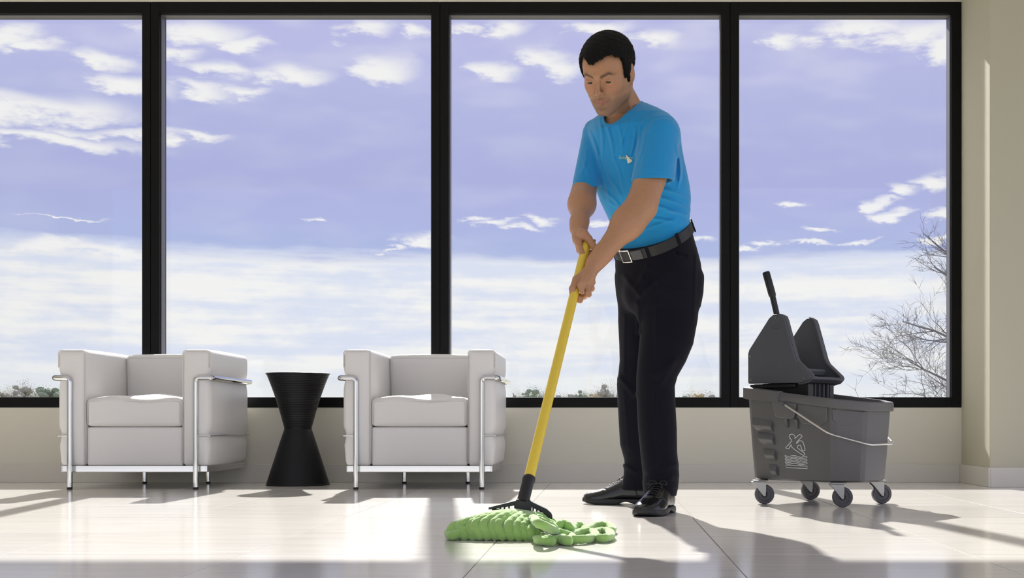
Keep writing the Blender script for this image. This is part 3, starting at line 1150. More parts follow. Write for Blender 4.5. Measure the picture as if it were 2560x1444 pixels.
def smin(a, b, k):
    h = np.clip(0.5 + 0.5 * (b - a) / k, 0, 1)
    return b + (a - b) * h - k * h * (1 - h)


def smax(a, b, k):
    return -smin(-a, -b, k)


def ell(p, c, r):
    c, r = np.asarray(c, np.float32), np.asarray(r, np.float32)
    q = (p - c) / r
    k0 = np.sqrt((q * q).sum(1))
    q2 = q / r
    k1 = np.sqrt((q2 * q2).sum(1)) + 1e-9
    return k0 * (k0 - 1) / k1


def cap(p, a, b, ra, rb=None):
    a, b = np.asarray(a, np.float32), np.asarray(b, np.float32)
    rb = ra if rb is None else rb
    pa, ba = p - a, b - a
    h = np.clip((pa @ ba) / (ba @ ba + 1e-12), 0, 1)
    d = pa - h[:, None] * ba
    return np.sqrt((d * d).sum(1)) - (ra + (rb - ra) * h)


def chain(p, pts, rr, k=0.006):
    d = None
    for i in range(len(pts) - 1):
        e = cap(p, pts[i], pts[i + 1], rr[i], rr[i + 1])
        d = e if d is None else smin(d, e, k)
    return d


def zloft(p, lev, n=2.0):
    """levels (z, cx, cy, a, b, ang): elliptical slices; ang turns the a axis about z"""
    lev = sorted(lev)
    L = np.array(lev, np.float64)
    z = p[:, 2]
    zc = np.clip(z, L[0, 0], L[-1, 0])
    cx, cy, a, b, an = [np.interp(zc, L[:, 0], L[:, i]) for i in range(1, 6)]
    dx, dy = p[:, 0] - cx, p[:, 1] - cy
    c, s = np.cos(an), np.sin(an)
    u, w = (dx * c + dy * s) / a, (-dx * s + dy * c) / b
    r = (np.abs(u) ** n + np.abs(w) ** n) ** (1.0 / n)
    d = (r - 1) * np.minimum(a, b)
    dz = np.abs(z - zc)
    return np.where(dz > 0, np.sqrt(np.maximum(d, 0) ** 2 + dz ** 2), np.where(d > 0, d, np.maximum(d, np.maximum(L[0, 0] - z, z - L[-1, 0]))))


def surface_net(f, lo, hi, h, blk=8, margin=0.012):
    lo, hi = np.asarray(lo, float), np.asarray(hi, float)
    nb = np.ceil((hi - lo) / (h * blk)).astype(int)
    n = nb * blk
    g = np.stack(np.meshgrid(*[np.arange(k) for k in nb], indexing='ij'), -1).reshape(-1, 3)
    cen = (lo + (g + 0.5) * blk * h).astype(np.float32)
    dc = f(cen)
    D = np.repeat(np.repeat(np.repeat(np.where(dc < 0, -1, 1).astype(np.float32).reshape(nb), blk, 0), blk, 1), blk, 2)
    D = np.pad(D, ((0, 1),) * 3, mode='edge')
    act = g[np.abs(dc) < blk * h * 0.95 + margin]
    act = act[np.lexsort((act[:, 0], act[:, 1], act[:, 2]))]
    o = np.stack(np.meshgrid(*[np.arange(blk + 1)] * 3, indexing='ij'), -1).reshape(-1, 3)
    for i in range(0, len(act), 40):
        idx = (act[i:i + 40, None, :] * blk + o[None]).reshape(-1, 3)
        D[idx[:, 0], idx[:, 1], idx[:, 2]] = f((lo + idx * h).astype(np.float32))
    D[0], D[-1], D[:, 0], D[:, -1], D[:, :, 0], D[:, :, -1] = 1, 1, 1, 1, 1, 1
    S = D < 0
    c8 = [S[x:n[0] + x, y:n[1] + y, z:n[2] + z] for x in (0, 1) for y in (0, 1) for z in (0, 1)]
    anyv, allv = c8[0].copy(), c8[0].copy()
    for c in c8[1:]:
        anyv |= c
        allv &= c
    cells = np.argwhere(anyv & ~allv)
    vid = np.full(n, -1, np.int32)
    vid[cells[:, 0], cells[:, 1], cells[:, 2]] = np.arange(len(cells))
    pos = np.zeros((len(cells), 3))
    cnt = np.zeros(len(cells))
    for ax in range(3):
        oth = [k for k in range(3) if k != ax]
        for a in (0, 1):
            for b in (0, 1):
                c0 = cells.copy()
                c0[:, oth[0]] += a
                c0[:, oth[1]] += b
                c1 = c0.copy()
                c1[:, ax] += 1
                d0, d1 = D[c0[:, 0], c0[:, 1], c0[:, 2]], D[c1[:, 0], c1[:, 1], c1[:, 2]]
                m = (d0 < 0) != (d1 < 0)
                t = d0[m] / (d0[m] - d1[m])
                q = c0[m].astype(float)
                q[:, ax] += t
                pos[m] += q
                cnt[m] += 1
    V = lo + pos / cnt[:, None] * h
    Fs = []
    for ax in range(3):
        o1, o2 = [(1, 2), (2, 0), (0, 1)][ax]
        sl0, sl1 = [slice(None)] * 3, [slice(None)] * 3
        sl0[ax], sl1[ax] = slice(0, -1), slice(1, None)
        ch = S[tuple(sl0)] != S[tuple(sl1)]
        e = np.argwhere(ch)
        e = e[(e[:, o1] > 0) & (e[:, o2] > 0) & (e[:, o1] < n[o1]) & (e[:, o2] < n[o2]) & (e[:, ax] < n[ax])]
        ins = S[e[:, 0], e[:, 1], e[:, 2]]

        def vi(a, b):
            q = e.copy()
            q[:, o1] -= a
            q[:, o2] -= b
            return vid[q[:, 0], q[:, 1], q[:, 2]]
        quad = np.stack([vi(1, 1), vi(0, 1), vi(0, 0), vi(1, 0)], 1)
        quad[~ins] = quad[~ins][:, ::-1]
        Fs.append(quad)
    Fq = np.concatenate(Fs)
    return V, Fq[(Fq >= 0).all(1)]


def relax(V, F, it, lam=0.5):
    """light Laplacian smoothing of a quad mesh"""
    e = np.concatenate([F[:, [0, 1]], F[:, [1, 2]], F[:, [2, 3]], F[:, [3, 0]]])
    cnt = np.bincount(e.ravel(), minlength=len(V)).astype(float)
    for _ in range(it):
        s = np.stack([np.bincount(e[:, 0], V[e[:, 1], k], len(V)) + np.bincount(e[:, 1], V[e[:, 0], k], len(V)) for k in range(3)], 1)
        V = V + lam * (s / np.maximum(cnt, 1)[:, None] - V)
    return V


def np_obj(name, V, F, m, parent, origin=(0, 0, 0), colors=None):
    me = bpy.data.meshes.new(name)
    V = np.asarray(V) - np.asarray(origin)
    me.vertices.add(len(V))
    me.vertices.foreach_set('co', V.astype(np.float32).ravel())
    k = F.shape[1]
    me.loops.add(F.size)
    me.loops.foreach_set('vertex_index', F.astype(np.int32).ravel())
    me.polygons.add(len(F))
    me.polygons.foreach_set('loop_start', np.arange(0, F.size, k, dtype=np.int32))
    me.polygons.foreach_set('loop_total', np.full(len(F), k, np.int32))
    me.update(calc_edges=True)
    me.shade_smooth()
    if colors is not None:
        at = me.color_attributes.new('Col', 'FLOAT_COLOR', 'POINT')
        at.data.foreach_set('color', np.concatenate([colors, np.ones((len(colors), 1))], 1).astype(np.float32).ravel())
    me.materials.append(m)
    return link(name, me, parent)


def vcol_mat(name, rough, spec=0.4, sss=0.0, bump=None):
    m = bpy.data.materials.new(name)
    m.use_nodes = True
    t = m.node_tree
    b = t.nodes['Principled BSDF']
    b.inputs['Roughness'].default_value = rough
    b.inputs['Specular IOR Level'].default_value = spec
    a = t.nodes.new('ShaderNodeAttribute')
    a.attribute_name = 'Col'
    n = t.nodes.new('ShaderNodeTexNoise')
    n.inputs['Scale'].default_value = 90
    n.inputs['Detail'].default_value = 4
    tcn = t.nodes.new('ShaderNodeTexCoord')
    t.links.new(tcn.outputs['Object'], n.inputs['Vector'])
    mr = t.nodes.new('ShaderNodeMapRange')
    mr.inputs[3].default_value = 0.9
    mr.inputs[4].default_value = 1.1
    t.links.new(n.outputs[0], mr.inputs[0])
    hs = t.nodes.new('ShaderNodeHueSaturation')
    t.links.new(a.outputs['Color'], hs.inputs['Color'])
    t.links.new(mr.outputs[0], hs.inputs['Value'])
    t.links.new(hs.outputs[0], b.inputs['Base Color'])
    if sss:
        b.inputs['Subsurface Weight'].default_value = sss
        b.inputs['Subsurface Radius'].default_value = (0.010, 0.004, 0.002)
        b.inputs['Subsurface Scale'].default_value = 1.0
    if bump:
        n2 = t.nodes.new('ShaderNodeTexNoise')
        n2.inputs['Scale'].default_value = bump[0]
        n2.inputs['Detail'].default_value = 3
        t.links.new(tcn.outputs['Object'], n2.inputs['Vector'])
        bp_ = t.nodes.new('ShaderNodeBump')
        bp_.inputs['Strength'].default_value = bump[1]
        bp_.inputs['Distance'].default_value = 0.001
        t.links.new(n2.outputs[0], bp_.inputs['Height'])
        t.links.new(bp_.outputs[0], b.inputs['Normal'])
    return m


class Grouped:
    """distance field made of parts that are only evaluated near their own box"""

    def __init__(self, k=0.015):
        self.g = []
        self.k = k

    def add(self, fn, lo, hi, pad=0.05):
        self.g.append((fn, np.asarray(lo) - pad, np.asarray(hi) + pad))

    def __call__(self, p):
        d = np.full(len(p), 0.5, np.float64)
        for fn, lo, hi in self.g:
            m = ((p > lo) & (p < hi)).all(1)
            if not m.any():
                continue
            d[m] = smin(d[m], fn(p[m]), self.k)
        # rough distance to the nearest box where nothing was evaluated
        far = d >= 0.45
        if far.any():
            q = p[far]
            e = np.full(len(q), 9.0)
            for fn, lo, hi in self.g:
                e = np.minimum(e, np.sqrt((np.maximum(np.maximum(lo - q, q - hi), 0) ** 2).sum(1)) + 0.04)
            d[far] = np.minimum(d[far], e)
        return d


# ------------------------------------------------------------------ the man
TURN = math.radians(43)
LFT = np.array((math.cos(TURN), -math.sin(TURN), 0.0))     # his left
FWD = np.array((-math.sin(TURN), -math.cos(TURN), 0.0))    # where his chest points
MAN0 = np.array((0.17, 4.60, 0.0))

# ---- head
HEAD_S = 1.165
H_ASP = np.array((0.965, 1.0, 1.0))
HYAW, HPITCH, HROLL = math.radians(23), math.radians(34), math.radians(4)
_hf = np.array((-math.sin(HYAW), -math.cos(HYAW), 0.0))
H_F = _hf * math.cos(HPITCH) + np.array((0, 0, -math.sin(HPITCH)))
H_U = _hf * math.sin(HPITCH) + np.array((0, 0, math.cos(HPITCH)))
H_L = np.cross(H_U, H_F)
_u, _l = H_U.copy(), H_L.copy()
H_U = _u * math.cos(HROLL) + _l * math.sin(HROLL)
H_L = np.cross(H_U, H_F)
H_R = np.stack([H_L, H_F, H_U])          # rows: local axes
HEAD_C = P(1497, 203, 4.26) - (np.array((0, 0.080, 0.003)) * HEAD_S) @ H_R   # eyes where the photo has them


def to_head(p):
    return (((p - HEAD_C) @ H_R.T) / HEAD_S / H_ASP).astype(np.float32)


def from_head(q):
    return HEAD_C + (np.asarray(q) * H_ASP * HEAD_S) @ H_R


def head_local(q):
    s = q.copy()
    s[:, 0] = np.abs(s[:, 0])
    d = ell(s, (0, -0.014, 0.030), (0.073, 0.095, 0.080))
    d = smin(d, ell(s, (0, 0.030, 0.033), (0.060, 0.058, 0.058)), 0.02)        # forehead
    d = smin(d, ell(s, (0, 0.026, -0.022), (0.060, 0.055, 0.056)), 0.02)       # mid face
    d = smin(d, ell(s, (0.035, 0.048, -0.020), (0.023, 0.027, 0.022)), 0.024)  # cheek bone
    d = smin(d, cap(s, (0.012, 0.064, -0.091), (0.050, 0.008, -0.058), 0.018, 0.018), 0.024)   # jaw
    d = smin(d, cap(s, (0.050, 0.008, -0.058), (0.058, -0.004, -0.012), 0.016, 0.014), 0.024)
    d = smin(d, ell(s, (0, 0.040, -0.056), (0.046, 0.046, 0.044)), 0.024)      # mouth block
    d = smin(d, ell(s, (0, 0.070, -0.092), (0.021, 0.017, 0.016)), 0.014)      # chin
    d = smin(d, cap(s, (0.007, 0.083, 0.0215), (0.043, 0.068, 0.0250), 0.0088, 0.0080), 0.012)   # brow ridge
    d = smax(d, -ell(s, (0.029, 0.099, 0.0040), (0.0215, 0.0200, 0.0125)), 0.010)  # eye socket
    lid = ell(s, (0.0315, 0.0700, 0.0035), (0.0158, 0.0150, 0.0132))
    d = smin(d, lid, 0.005)
    d = smax(d, -ell(s, (0.0318, 0.0880, -0.0010), (0.0172, 0.0130, 0.0032)), 0.0015)   # lid opening
    d = smax(d, -cap(s, (0.019, 0.0855, 0.0100), (0.043, 0.0775, 0.0100), 0.0010, 0.0008), 0.003)   # lid crease
    # nose
    d = smin(d, cap(s, (0, 0.082, 0.018), (0, 0.1020, -0.022), 0.0060, 0.0074), 0.010)
    d = smin(d, ell(s, (0, 0.1040, -0.0285), (0.0088, 0.0098, 0.0085)), 0.007)
    d = smin(d, ell(s, (0.0122, 0.0925, -0.0325), (0.0066, 0.0095, 0.0072)), 0.005)
    d = smax(d, -ell(s, (0.0070, 0.0985, -0.0390), (0.0034, 0.0048, 0.0034)), 0.003)
    # lips
    d = smin(d, cap(s, (0.004, 0.0885, -0.0555), (0.0235, 0.0765, -0.0598), 0.0040, 0.0022), 0.006)
    d = smin(d, cap(s, (0.000, 0.0870, -0.0655), (0.0215, 0.0765, -0.0612), 0.0052, 0.0022), 0.006)
    d = smax(d, -cap(s, (0.0, 0.0945, -0.0600), (0.0260, 0.0800, -0.0600), 0.0022, 0.0020), 0.0025)
    d = smax(d, -cap(s, (0.017, 0.0935, -0.034), (0.030, 0.0800, -0.056), 0.0016, 0.0014), 0.007)   # cheek fold
    d = smax(d, -ell(s, (0, 0.0915, -0.0765), (0.015, 0.0065, 0.0045)), 0.008)
    d = smax(d, -cap(s, (0, 0.0990, -0.043), (0, 0.0955, -0.051), 0.0024, 0.0028), 0.005)
    # ear
    e = ell(s, (0.0765, -0.014, -0.004), (0.0085, 0.0190, 0.0320))
    e = smax(e, -ell(s, (0.0865, -0.010, 0.001), (0.0075, 0.0105, 0.0190)), 0.003)
    e = smin(e, ell(s, (0.0735, -0.004, -0.028), (0.006, 0.009, 0.011)), 0.005)
    d = smin(d, e, 0.006)
    return d


NECK_T = from_head((0, -0.030, -0.055))
NECK_B = P(1572, 296, 4.475)


def head_f(p):
    d = head_local(to_head(p)) * HEAD_S
    d = smin(d, cap(p, NECK_T, NECK_B, 0.062, 0.068), 0.022)
    # tendon towards the pit of the neck
    d = smin(d, cap(p, from_head((0.055, -0.03, -0.045)), P(1556, 300, 4.43), 0.014, 0.012), 0.02)
    return d


# ---- arms and hands: joints measured in the photo with their own depth
SH_L, EL_L, WR_L = P(1652, 345, 4.345), P(1603, 516, 4.235), P(1484, 662, 4.105)
SH_R, EL_R, WR_R = P(1492, 345, 4.605), P(1458, 486, 4.450), P(1446, 574, 4.250)
M_TOP = P(1467.5, 603, 4.199)
M_BOT = P(1307, 1257, 3.500)


def mop_depth(py):
    lo_, hi_ = 0.0, 1.0
    for _ in range(40):
        t = (lo_ + hi_) / 2
        q = M_TOP + (M_BOT - M_TOP) * t
        y_ = VPY - (q[2] - CAM_H) / q[1] * F_PX
        if y_ < py:
            lo_ = t
        else:
            hi_ = t
    return (M_TOP + (M_BOT - M_TOP) * t)[1]


def hp(px, py, off):
    return P(px, py, mop_depth(py) + off)


HAND_L = dict(
    index=[hp(1453, 713, -.032), hp(1456, 744, -.020), hp(1450, 751, .012), hp(1430, 745, .024)],
    middle=[hp(1468, 706, -.024), hp(1471, 735, -.006), hp(1460, 742, .024), hp(1437, 735, .029)],
    ring=[hp(1478, 696, -.012), hp(1479, 721, .006), hp(1463, 728, .032), hp(1440, 721, .031)],
    little=[hp(1482, 686, .002), hp(1482, 706, .018), hp(1465, 712, .035), hp(1446, 707, .032)],
    thumb=[hp(1466, 684, -.016), hp(1441, 698, -.022), hp(1431, 722, -.018), hp(1431, 744, -.010)])
HAND_R = dict(
    index=[hp(1446, 606, -.022), hp(1456, 634, -.012), hp(1468, 642, .018), hp(1485, 636, .014)],
    middle=[hp(1441, 600, -.008), hp(1449, 626, .008), hp(1468, 634, .032), hp(1487, 627, .022)],
    ring=[hp(1440, 592, .008), hp(1449, 614, .026), hp(1470, 620, .040), hp(1489, 614, .026)],
    little=[hp(1443, 585, .020), hp(1452, 602, .034), hp(1470, 607, .042), hp(1486, 602, .028)],
    thumb=[hp(1458, 586, -.018), hp(1471, 596, -.026), hp(1481, 611, -.024), hp(1487, 624, -.016)])


def hand_f(p, H, wr):
    d = None
    for nm, rr in (('index', (.0105, .0098, .0088, .0078)), ('middle', (.0108, .0100, .0090, .0078)), ('ring', (.0102, .0094, .0085, .0074)), ('little', (.0092, .0082, .0074, .0066))):
        e = chain(p, H[nm], rr, 0.004)
        e = smin(e, np.sqrt(((p - H[nm][1].astype(np.float32)) ** 2).sum(1)) - rr[1] * 1.06, 0.004)
        d = e if d is None else smin(d, e, 0.0035)
    palm = None
    for nm, r0, r1 in (('index', .021, .0135), ('middle', .022, .0135), ('ring', .021, .0125), ('little', .020, .0115)):
        e = cap(p, wr, H[nm][0], r0, r1)
        palm = e if palm is None else smin(palm, e, 0.008)
    d = smin(d, palm, 0.006)
    th = chain(p, H['thumb'], (.0185, .0130, .0112, .0092), 0.006)
    d = smin(d, th, 0.006)
    d = smin(d, cap(p, wr, H['thumb'][0], .020, .0175), 0.010)
    return d


def arm_f(p, sh, el_, wr, H, ru, out, fk=0.86):
    d = cap(p, sh, el_, ru, ru * 0.82)
    up = el_ + (sh - el_) * 0.55
    d = smin(d, cap(p, up + out * 0.012, el_ + (sh - el_) * 0.25 + out * 0.006, ru * 0.93, ru * 0.86), 0.03)
    fm = el_ + (wr - el_) * 0.28
    d = smin(d, cap(p, el_, fm, ru * 0.84, ru * fk), 0.05)
    d = smin(d, cap(p, fm, el_ + (wr - el_) * 0.92, ru * fk, 0.0290), 0.05)
    d = smin(d, cap(p, el_ + (wr - el_) * 0.8, wr, 0.031, 0.0260), 0.02)
    d = smin(d, hand_f(p, H, wr), 0.012)
    return d


# ---- torso slices from the outline (photo row, left and right edge, depth)
def slices(rows, ratio, ang, sx=0.0, yscale=None):
    out = []
    ca, sa = math.cos(TURN), math.sin(TURN)
    for (py, x0, x1, y) in rows:
        c = P((x0 + x1) / 2, py, y)
        half = (x1 - x0) / 2 / F_PX * y + sx
        a = half / math.sqrt(ca * ca + (ratio * sa) ** 2)
        out.append((c[2], c[0], c[1], a, a * ratio, ang))
    return out


TORSO_ROWS = [(262, 1552, 1606, 4.50), (280, 1520, 1640, 4.49), (300, 1490, 1668, 4.485), (330, 1478, 1684, 4.48), (380, 1482, 1700, 4.485), (430, 1487, 1710, 4.495), (470, 1494, 1718, 4.51),
              (500, 1505, 1722, 4.52), (530, 1519, 1721, 4.535), (560, 1532, 1720, 4.55), (590, 1543, 1724, 4.56), (625, 1547, 1732, 4.565), (660, 1550, 1738, 4.57)]
SHIRT_LEV = slices(TORSO_ROWS, 0.74, -TURN)
BODY_LEV = slices(TORSO_ROWS, 0.74, -TURN, -0.016)


def legs_f(p):
    d = None
    for rows in (NEAR_ROWS, FAR_ROWS):
        lev = leg_slices(rows, -0.022)
        e = zloft(p, lev)
        d = e if d is None else smin(d, e, 0.02)
    return d


NEAR_ROWS = [  # row, left, right, depth, half depth
    (690, 1606, 1752, 4.545, .098), (740, 1606, 1750, 4.535, .098), (800, 1603, 1744, 4.52, .094), (860, 1598, 1733, 4.50, .086), (905, 1594, 1714, 4.485, .078), (940, 1591, 1694, 4.475, .072), (965, 1591, 1687, 4.47, .069),
    (1000, 1592, 1688, 4.465, .068), (1070, 1595, 1692, 4.45, .070), (1130, 1601, 1693, 4.435, .071), (1185, 1607, 1698, 4.425, .074), (1215, 1607, 1696, 4.418, .076), (1242, 1610, 1690, 4.412, .078)]
FAR_ROWS = [
    (690, 1545, 1668, 4.60, .092), (740, 1546, 1655, 4.615, .092), (800, 1545, 1645, 4.635, .088), (860, 1548, 1640, 4.66, .084), (900, 1549, 1634, 4.68, .078), (930, 1546, 1630, 4.69, .073), (960, 1542, 1628, 4.70, .070),
    (1000, 1544, 1626, 4.72, .069), (1060, 1547, 1628, 4.745, .070), (1110, 1550, 1630, 4.765, .070), (1150, 1561, 1634, 4.785, .070), (1185, 1559, 1640, 4.80, .074), (1222, 1553, 1646, 4.815, .076)]


def leg_slices(rows, grow=0.0):
    out = []
    for (py, x0, x1, y, b) in rows:
        c = P((x0 + x1) / 2, py, y)
        out.append((c[2], c[0], c[1], (x1 - x0) / 2 / F_PX * y + grow, b + grow, 0.0))
    return out


PELVIS_ROWS = [(545, 1543, 1722, 4.56), (590, 1541, 1728, 4.565), (625, 1541, 1738, 4.57), (660, 1541, 1747, 4.572), (700, 1543, 1752, 4.575), (735, 1548, 1750, 4.575), (765, 1562, 1742, 4.575)]
PELVIS_LEV = slices(PELVIS_ROWS, 0.80, -TURN)
# waist plane, tipped forward with his pelvis
BELT_C = P(1640, 592, 4.565)
BELT_N = unit(np.array((0, 0, 1.0)) + 0.62 * FWD)


def mk_body():
    G = Grouped(0.018)
    c = HEAD_C
    G.add(head_f, c - 0.24, c + np.array((0.24, 0.24, 0.2)), 0.0)
    G.add(lambda p: zloft(p, BODY_LEV), (-0.16, 4.25, 0.85), (0.36, 4.80, 1.54), 0.03)
    for (sh, el_, wr, H, ru, out, fk) in ((SH_L, EL_L, WR_L, HAND_L, 0.056, -FWD, 0.86), (SH_R, EL_R, WR_R, HAND_R, 0.0435, -FWD, 0.95)):
        pts = np.array([sh, el_, wr] + [q for v in H.values() for q in v])
        G.add(lambda p, a=(sh, el_, wr, H, ru, out, fk): arm_f(p, *a), pts.min(0) - 0.06, pts.max(0) + 0.06, 0.0)
    G.add(legs_f, (0.0, 4.33, 0.09), (0.36, 4.92, 0.90), 0.02)
    return G


M_SKIN = vcol_mat('skin', 0.42, 0.42, 0.05, (500, 0.12))
body_f = mk_body()
V, Fq = surface_net(body_f, (-0.22, 4.02, 0.08), (0.40, 4.96, 1.80), 0.0031, margin=0.005)
V = relax(V, Fq, 1, 0.3)
skin = np.array(srgb(180, 132, 97))
cols = np.tile(skin, (len(V), 1))
q = to_head(V)
inh = (np.abs(q) < 0.16).all(1)
ax = np.abs(q[:, 0])
# lips, stubble, brows, cheeks are pigment of the skin itself
lip = np.exp(-(((q[:, 2] + 0.0605) / 0.0080) ** 4 + (ax / (0.0245)) ** 4)) * (q[:, 1] > 0.07) * inh
stub = (1 / (1 + np.exp((q[:, 2] + 0.040 - 0.25 * np.maximum(0, 0.05 - q[:, 1])) / 0.008))) * (q[:, 2] > -0.125) * (q[:, 1] > -0.005) * inh
stub *= 1 - 0.6 * np.exp(-((q[:, 2] + 0.05) / 0.006) ** 2) * (ax > 0.03)
bz = 0.0175 + 0.0085 * np.clip((ax - 0.010) / 0.026, 0, 1) - 0.007 * np.clip((ax - 0.038) / 0.016, 0, 1)
brow = np.exp(-((q[:, 2] - bz) / 0.0050) ** 2) * np.clip((ax - 0.008) / 0.006, 0, 1) * np.clip((0.056 - ax) / 0.012, 0, 1) * (q[:, 1] > 0.045) * inh
red = np.exp(-(((q[:, 2] + 0.02) / 0.02) ** 2 + ((ax - 0.042) / 0.02) ** 2)) * (q[:, 1] > 0.03) * inh
for w, c, a in ((red, srgb(190, 122, 92), 0.45), (stub, srgb(112, 92, 74), 0.62), (lip, srgb(158, 102, 88), 0.8), (brow, srgb(38, 28, 22), 0.85)):
    w = np.clip(w, 0, 1)[:, None] * a
    cols = cols * (1 - w) + np.array(c) * w
man = np_obj('person', V + 0, Fq, M_SKIN, None, MAN0, cols)
man.location = MAN0
tag(man, 'man in blue t-shirt and dark trousers leaning forward to mop the floor', 'person')
# eyes
for s in (-1, 1):
    b = MB()
    prof = [(0.0132 * math.sin(a), -0.0132 * math.cos(a)) for a in np.linspace(0, math.pi, 17)]
    rs = []
    look = unit((0.0, 1.0, -0.42))
    R_ = np.array(Vector((0, 0, 1)).rotation_difference(Vector(look)).to_matrix())
    for (r, z) in prof:
        ring = []
        for k in range(20):
            a = 2 * math.pi * k / 20
            loc = R_ @ np.array((r * math.cos(a), r * math.sin(a), z))
            ring.append(from_head(np.array((s * 0.0315, 0.0695, 0.0030)) + loc) - MAN0)
        rs.append(ring)
    e = b.rings(rs).build('eye', mat('eye_white', srgb(165, 154, 144), 0.25), man, smooth=180)
    b = MB()
    rs = []
    for a in np.linspace(math.pi * 0.80, math.pi, 6):
        ring = []
        for k in range(20):
            t = 2 * math.pi * k / 20
            loc = R_ @ np.array((0.01335 * math.sin(a) * math.cos(t), 0.01335 * math.sin(a) * math.sin(t), -0.01335 * math.cos(a)))
            ring.append(from_head(np.array((s * 0.0315, 0.0695, 0.0030)) + loc) - MAN0)
        rs.append(ring)
    b.rings(rs).build('iris', mat('iris_brown', (0.012, 0.007, 0.004), 0.15), e, smooth=180)
print('body', len(V))

# ---- hair
def hair_f(p):
    q = to_head(p)
    s = q.copy()
    s[:, 0] = np.abs(s[:, 0])
    d = ell(s, (0, -0.016, 0.036), (0.0865, 0.106, 0.087))
    d = smin(d, ell(s, (0, 0.034, 0.046), (0.066, 0.065, 0.055)), 0.02)
    d = smin(d, cap(s, (0.072, 0.008, 0.02), (0.069, 0.004, -0.022), 0.012, 0.008), 0.01)
    x, y, z = s[:, 0], q[:, 1], s[:, 2]
    # hairline: peak over the forehead, recessed temples, sideburn in front of the ear, nape
    front = 0.071 - 0.013 * np.exp(-((q[:, 0] + 0.012) / 0.020) ** 2) + 0.006 * np.exp(-((x - 0.040) / 0.014) ** 2) - 0.55 * np.maximum(0, x - 0.050)
    front = front + 0.0012 * np.sin(q[:, 0] * 420)
    side = np.where(y > 0.030, front, 0)
    bx = np.clip((y - 0.022) / 0.012, 0, 1)
    nape = np.where(y < -0.028, -0.058, -0.034)
    low = front * bx + nape * (1 - bx)
    d = smax(d, low - z, 0.004)
    d = smax(d, -ell(s, (0.084, -0.014, -0.006), (0.018, 0.020, 0.033)), 0.004)   # round the ear
    wv = np.sin(q[:, 0] * 330 + 30 * q[:, 1]) * np.sin(q[:, 1] * 260 + 4 * q[:, 0] * 60) * np.sin(q[:, 2] * 300 + 2)
    wv2 = np.sin(q[:, 0] * 780 + 200 * q[:, 2]) * np.sin(q[:, 1] * 640 + 150 * q[:, 0])
    return (d + 0.0014 * wv + 0.0010 * wv2) * HEAD_S


V, Fq = surface_net(hair_f, HEAD_C - 0.19, HEAD_C + np.array((0.19, 0.19, 0.20)), 0.0028)
M_HAIR = mat('hair_black', (0.0045, 0.0040, 0.0038), 0.6, spec=0.14, bump=(420, 0.5, 0.003))
hair = np_obj('hair', V, Fq, M_HAIR, man, MAN0)
hair['label'] = 'short black hair'
# fine short strands standing off the hair mass
rngh = np.random.default_rng(5)
tri_ = Fq
nrm = np.cross(V[tri_[:, 1]] - V[tri_[:, 0]], V[tri_[:, 2]] - V[tri_[:, 0]])
nrm /= np.linalg.norm(nrm, axis=1)[:, None] + 1e-12
cen_ = V[tri_].mean(1)
lc = to_head(cen_)
okf = np.where((nrm * (cen_ - from_head((0, -0.01, 0.03)))).sum(1) > 0.03)[0]
pick = rngh.choice(okf, 5200)
sv_, sf_ = [], []
comb = unit(H_F * 0.55 - H_U * 0.25 + H_L * 0.1)
for k in pick:
    p0 = cen_[k]
    n0 = unit(p0 - from_head((0, -0.012, 0.02)))
    tdir = comb + rngh.normal(size=3) * 0.3
    tdir = tdir - n0 * np.dot(tdir, n0)
    tdir = tdir / np.linalg.norm(tdir)
    L_ = rngh.uniform(0.006, 0.011)
    p1 = p0 + (n0 * 0.16 + tdir * 0.95) * L_ * 0.5
    p2 = p0 + (n0 * 0.08 + tdir * 1.7) * L_ * 0.55
    w_ = unit(np.cross(tdir, n0)) * 0.0006
    b0 = len(sv_)
    sv_ += [p0 - w_ - n0 * .001, p0 + w_ - n0 * .001, p1 - w_ * .8, p1 + w_ * .8, p2]
    sf_ += [(b0, b0 + 1, b0 + 3, b0 + 2), (b0 + 2, b0 + 3, b0 + 4)]
hm = MB()
hm.v, hm.f = [tuple(x - MAN0) for x in sv_], sf_
hs_ = bpy.data.meshes.new('hair_strands')
hs_.from_pydata(hm.v, [], hm.f)
hs_.materials.append(M_HAIR)
link('hair_strands', hs_, hair)['kind'] = 'stuff'

# ---- t-shirt
FOLDS = [  # (px,py)-(px,py), height, width in mm
    ((1512, 300), (1535, 400), .0040, .008), ((1500, 300), (1505, 400), .0036, .008), ((1545, 310), (1556, 385), .0030, .008), ((1475, 330), (1500, 420), .0042, .008), ((1536, 395), (1560, 490), .0030, .008),
    ((1588, 320), (1572, 400), .0040, .007), ((1600, 315), (1585, 395), .0038, .007), ((1615, 320), (1592, 410), .0036, .007), ((1570, 300), (1540, 385), .0028, .008),
    ((1495, 400), (1522, 500), .0036, .008), ((1515, 480), (1570, 545), .0045, .009), ((1524, 505), (1590, 560), .0040, .009), ((1530, 540), (1580, 585), .0035, .008), ((1520, 440), (1560, 510), .0032, .009),
    ((1640, 490), (1722, 525), .0055, .009), ((1630, 512), (1715, 545), .0050, .009), ((1650, 470), (1722, 500), .0045, .009), ((1610, 545), (1700, 560), .0040, .009), ((1655, 528), (1716, 538), .0040, .007),
    ((1580, 590), (1690, 548), .0035, .009), ((1690, 360), (1700, 450), .0045, .008), ((1700, 400), (1694, 470), .0040, .007), ((1466, 380), (1450, 440), .0035, .008), ((1455, 400), (1475, 455), .0030, .008),
    ((1640, 300), (1600, 350), .0030, .010), ((1620, 280), (1590, 330), .0026, .010), ((1610, 450), (1612, 380), .0020, .012)]
SL_A, SL_B = P(1650, 338, 4.352), P(1631, 462, 4.285)
SR_A, SR_B = P(1492, 335, 4.600), P(1466, 468, 4.470)


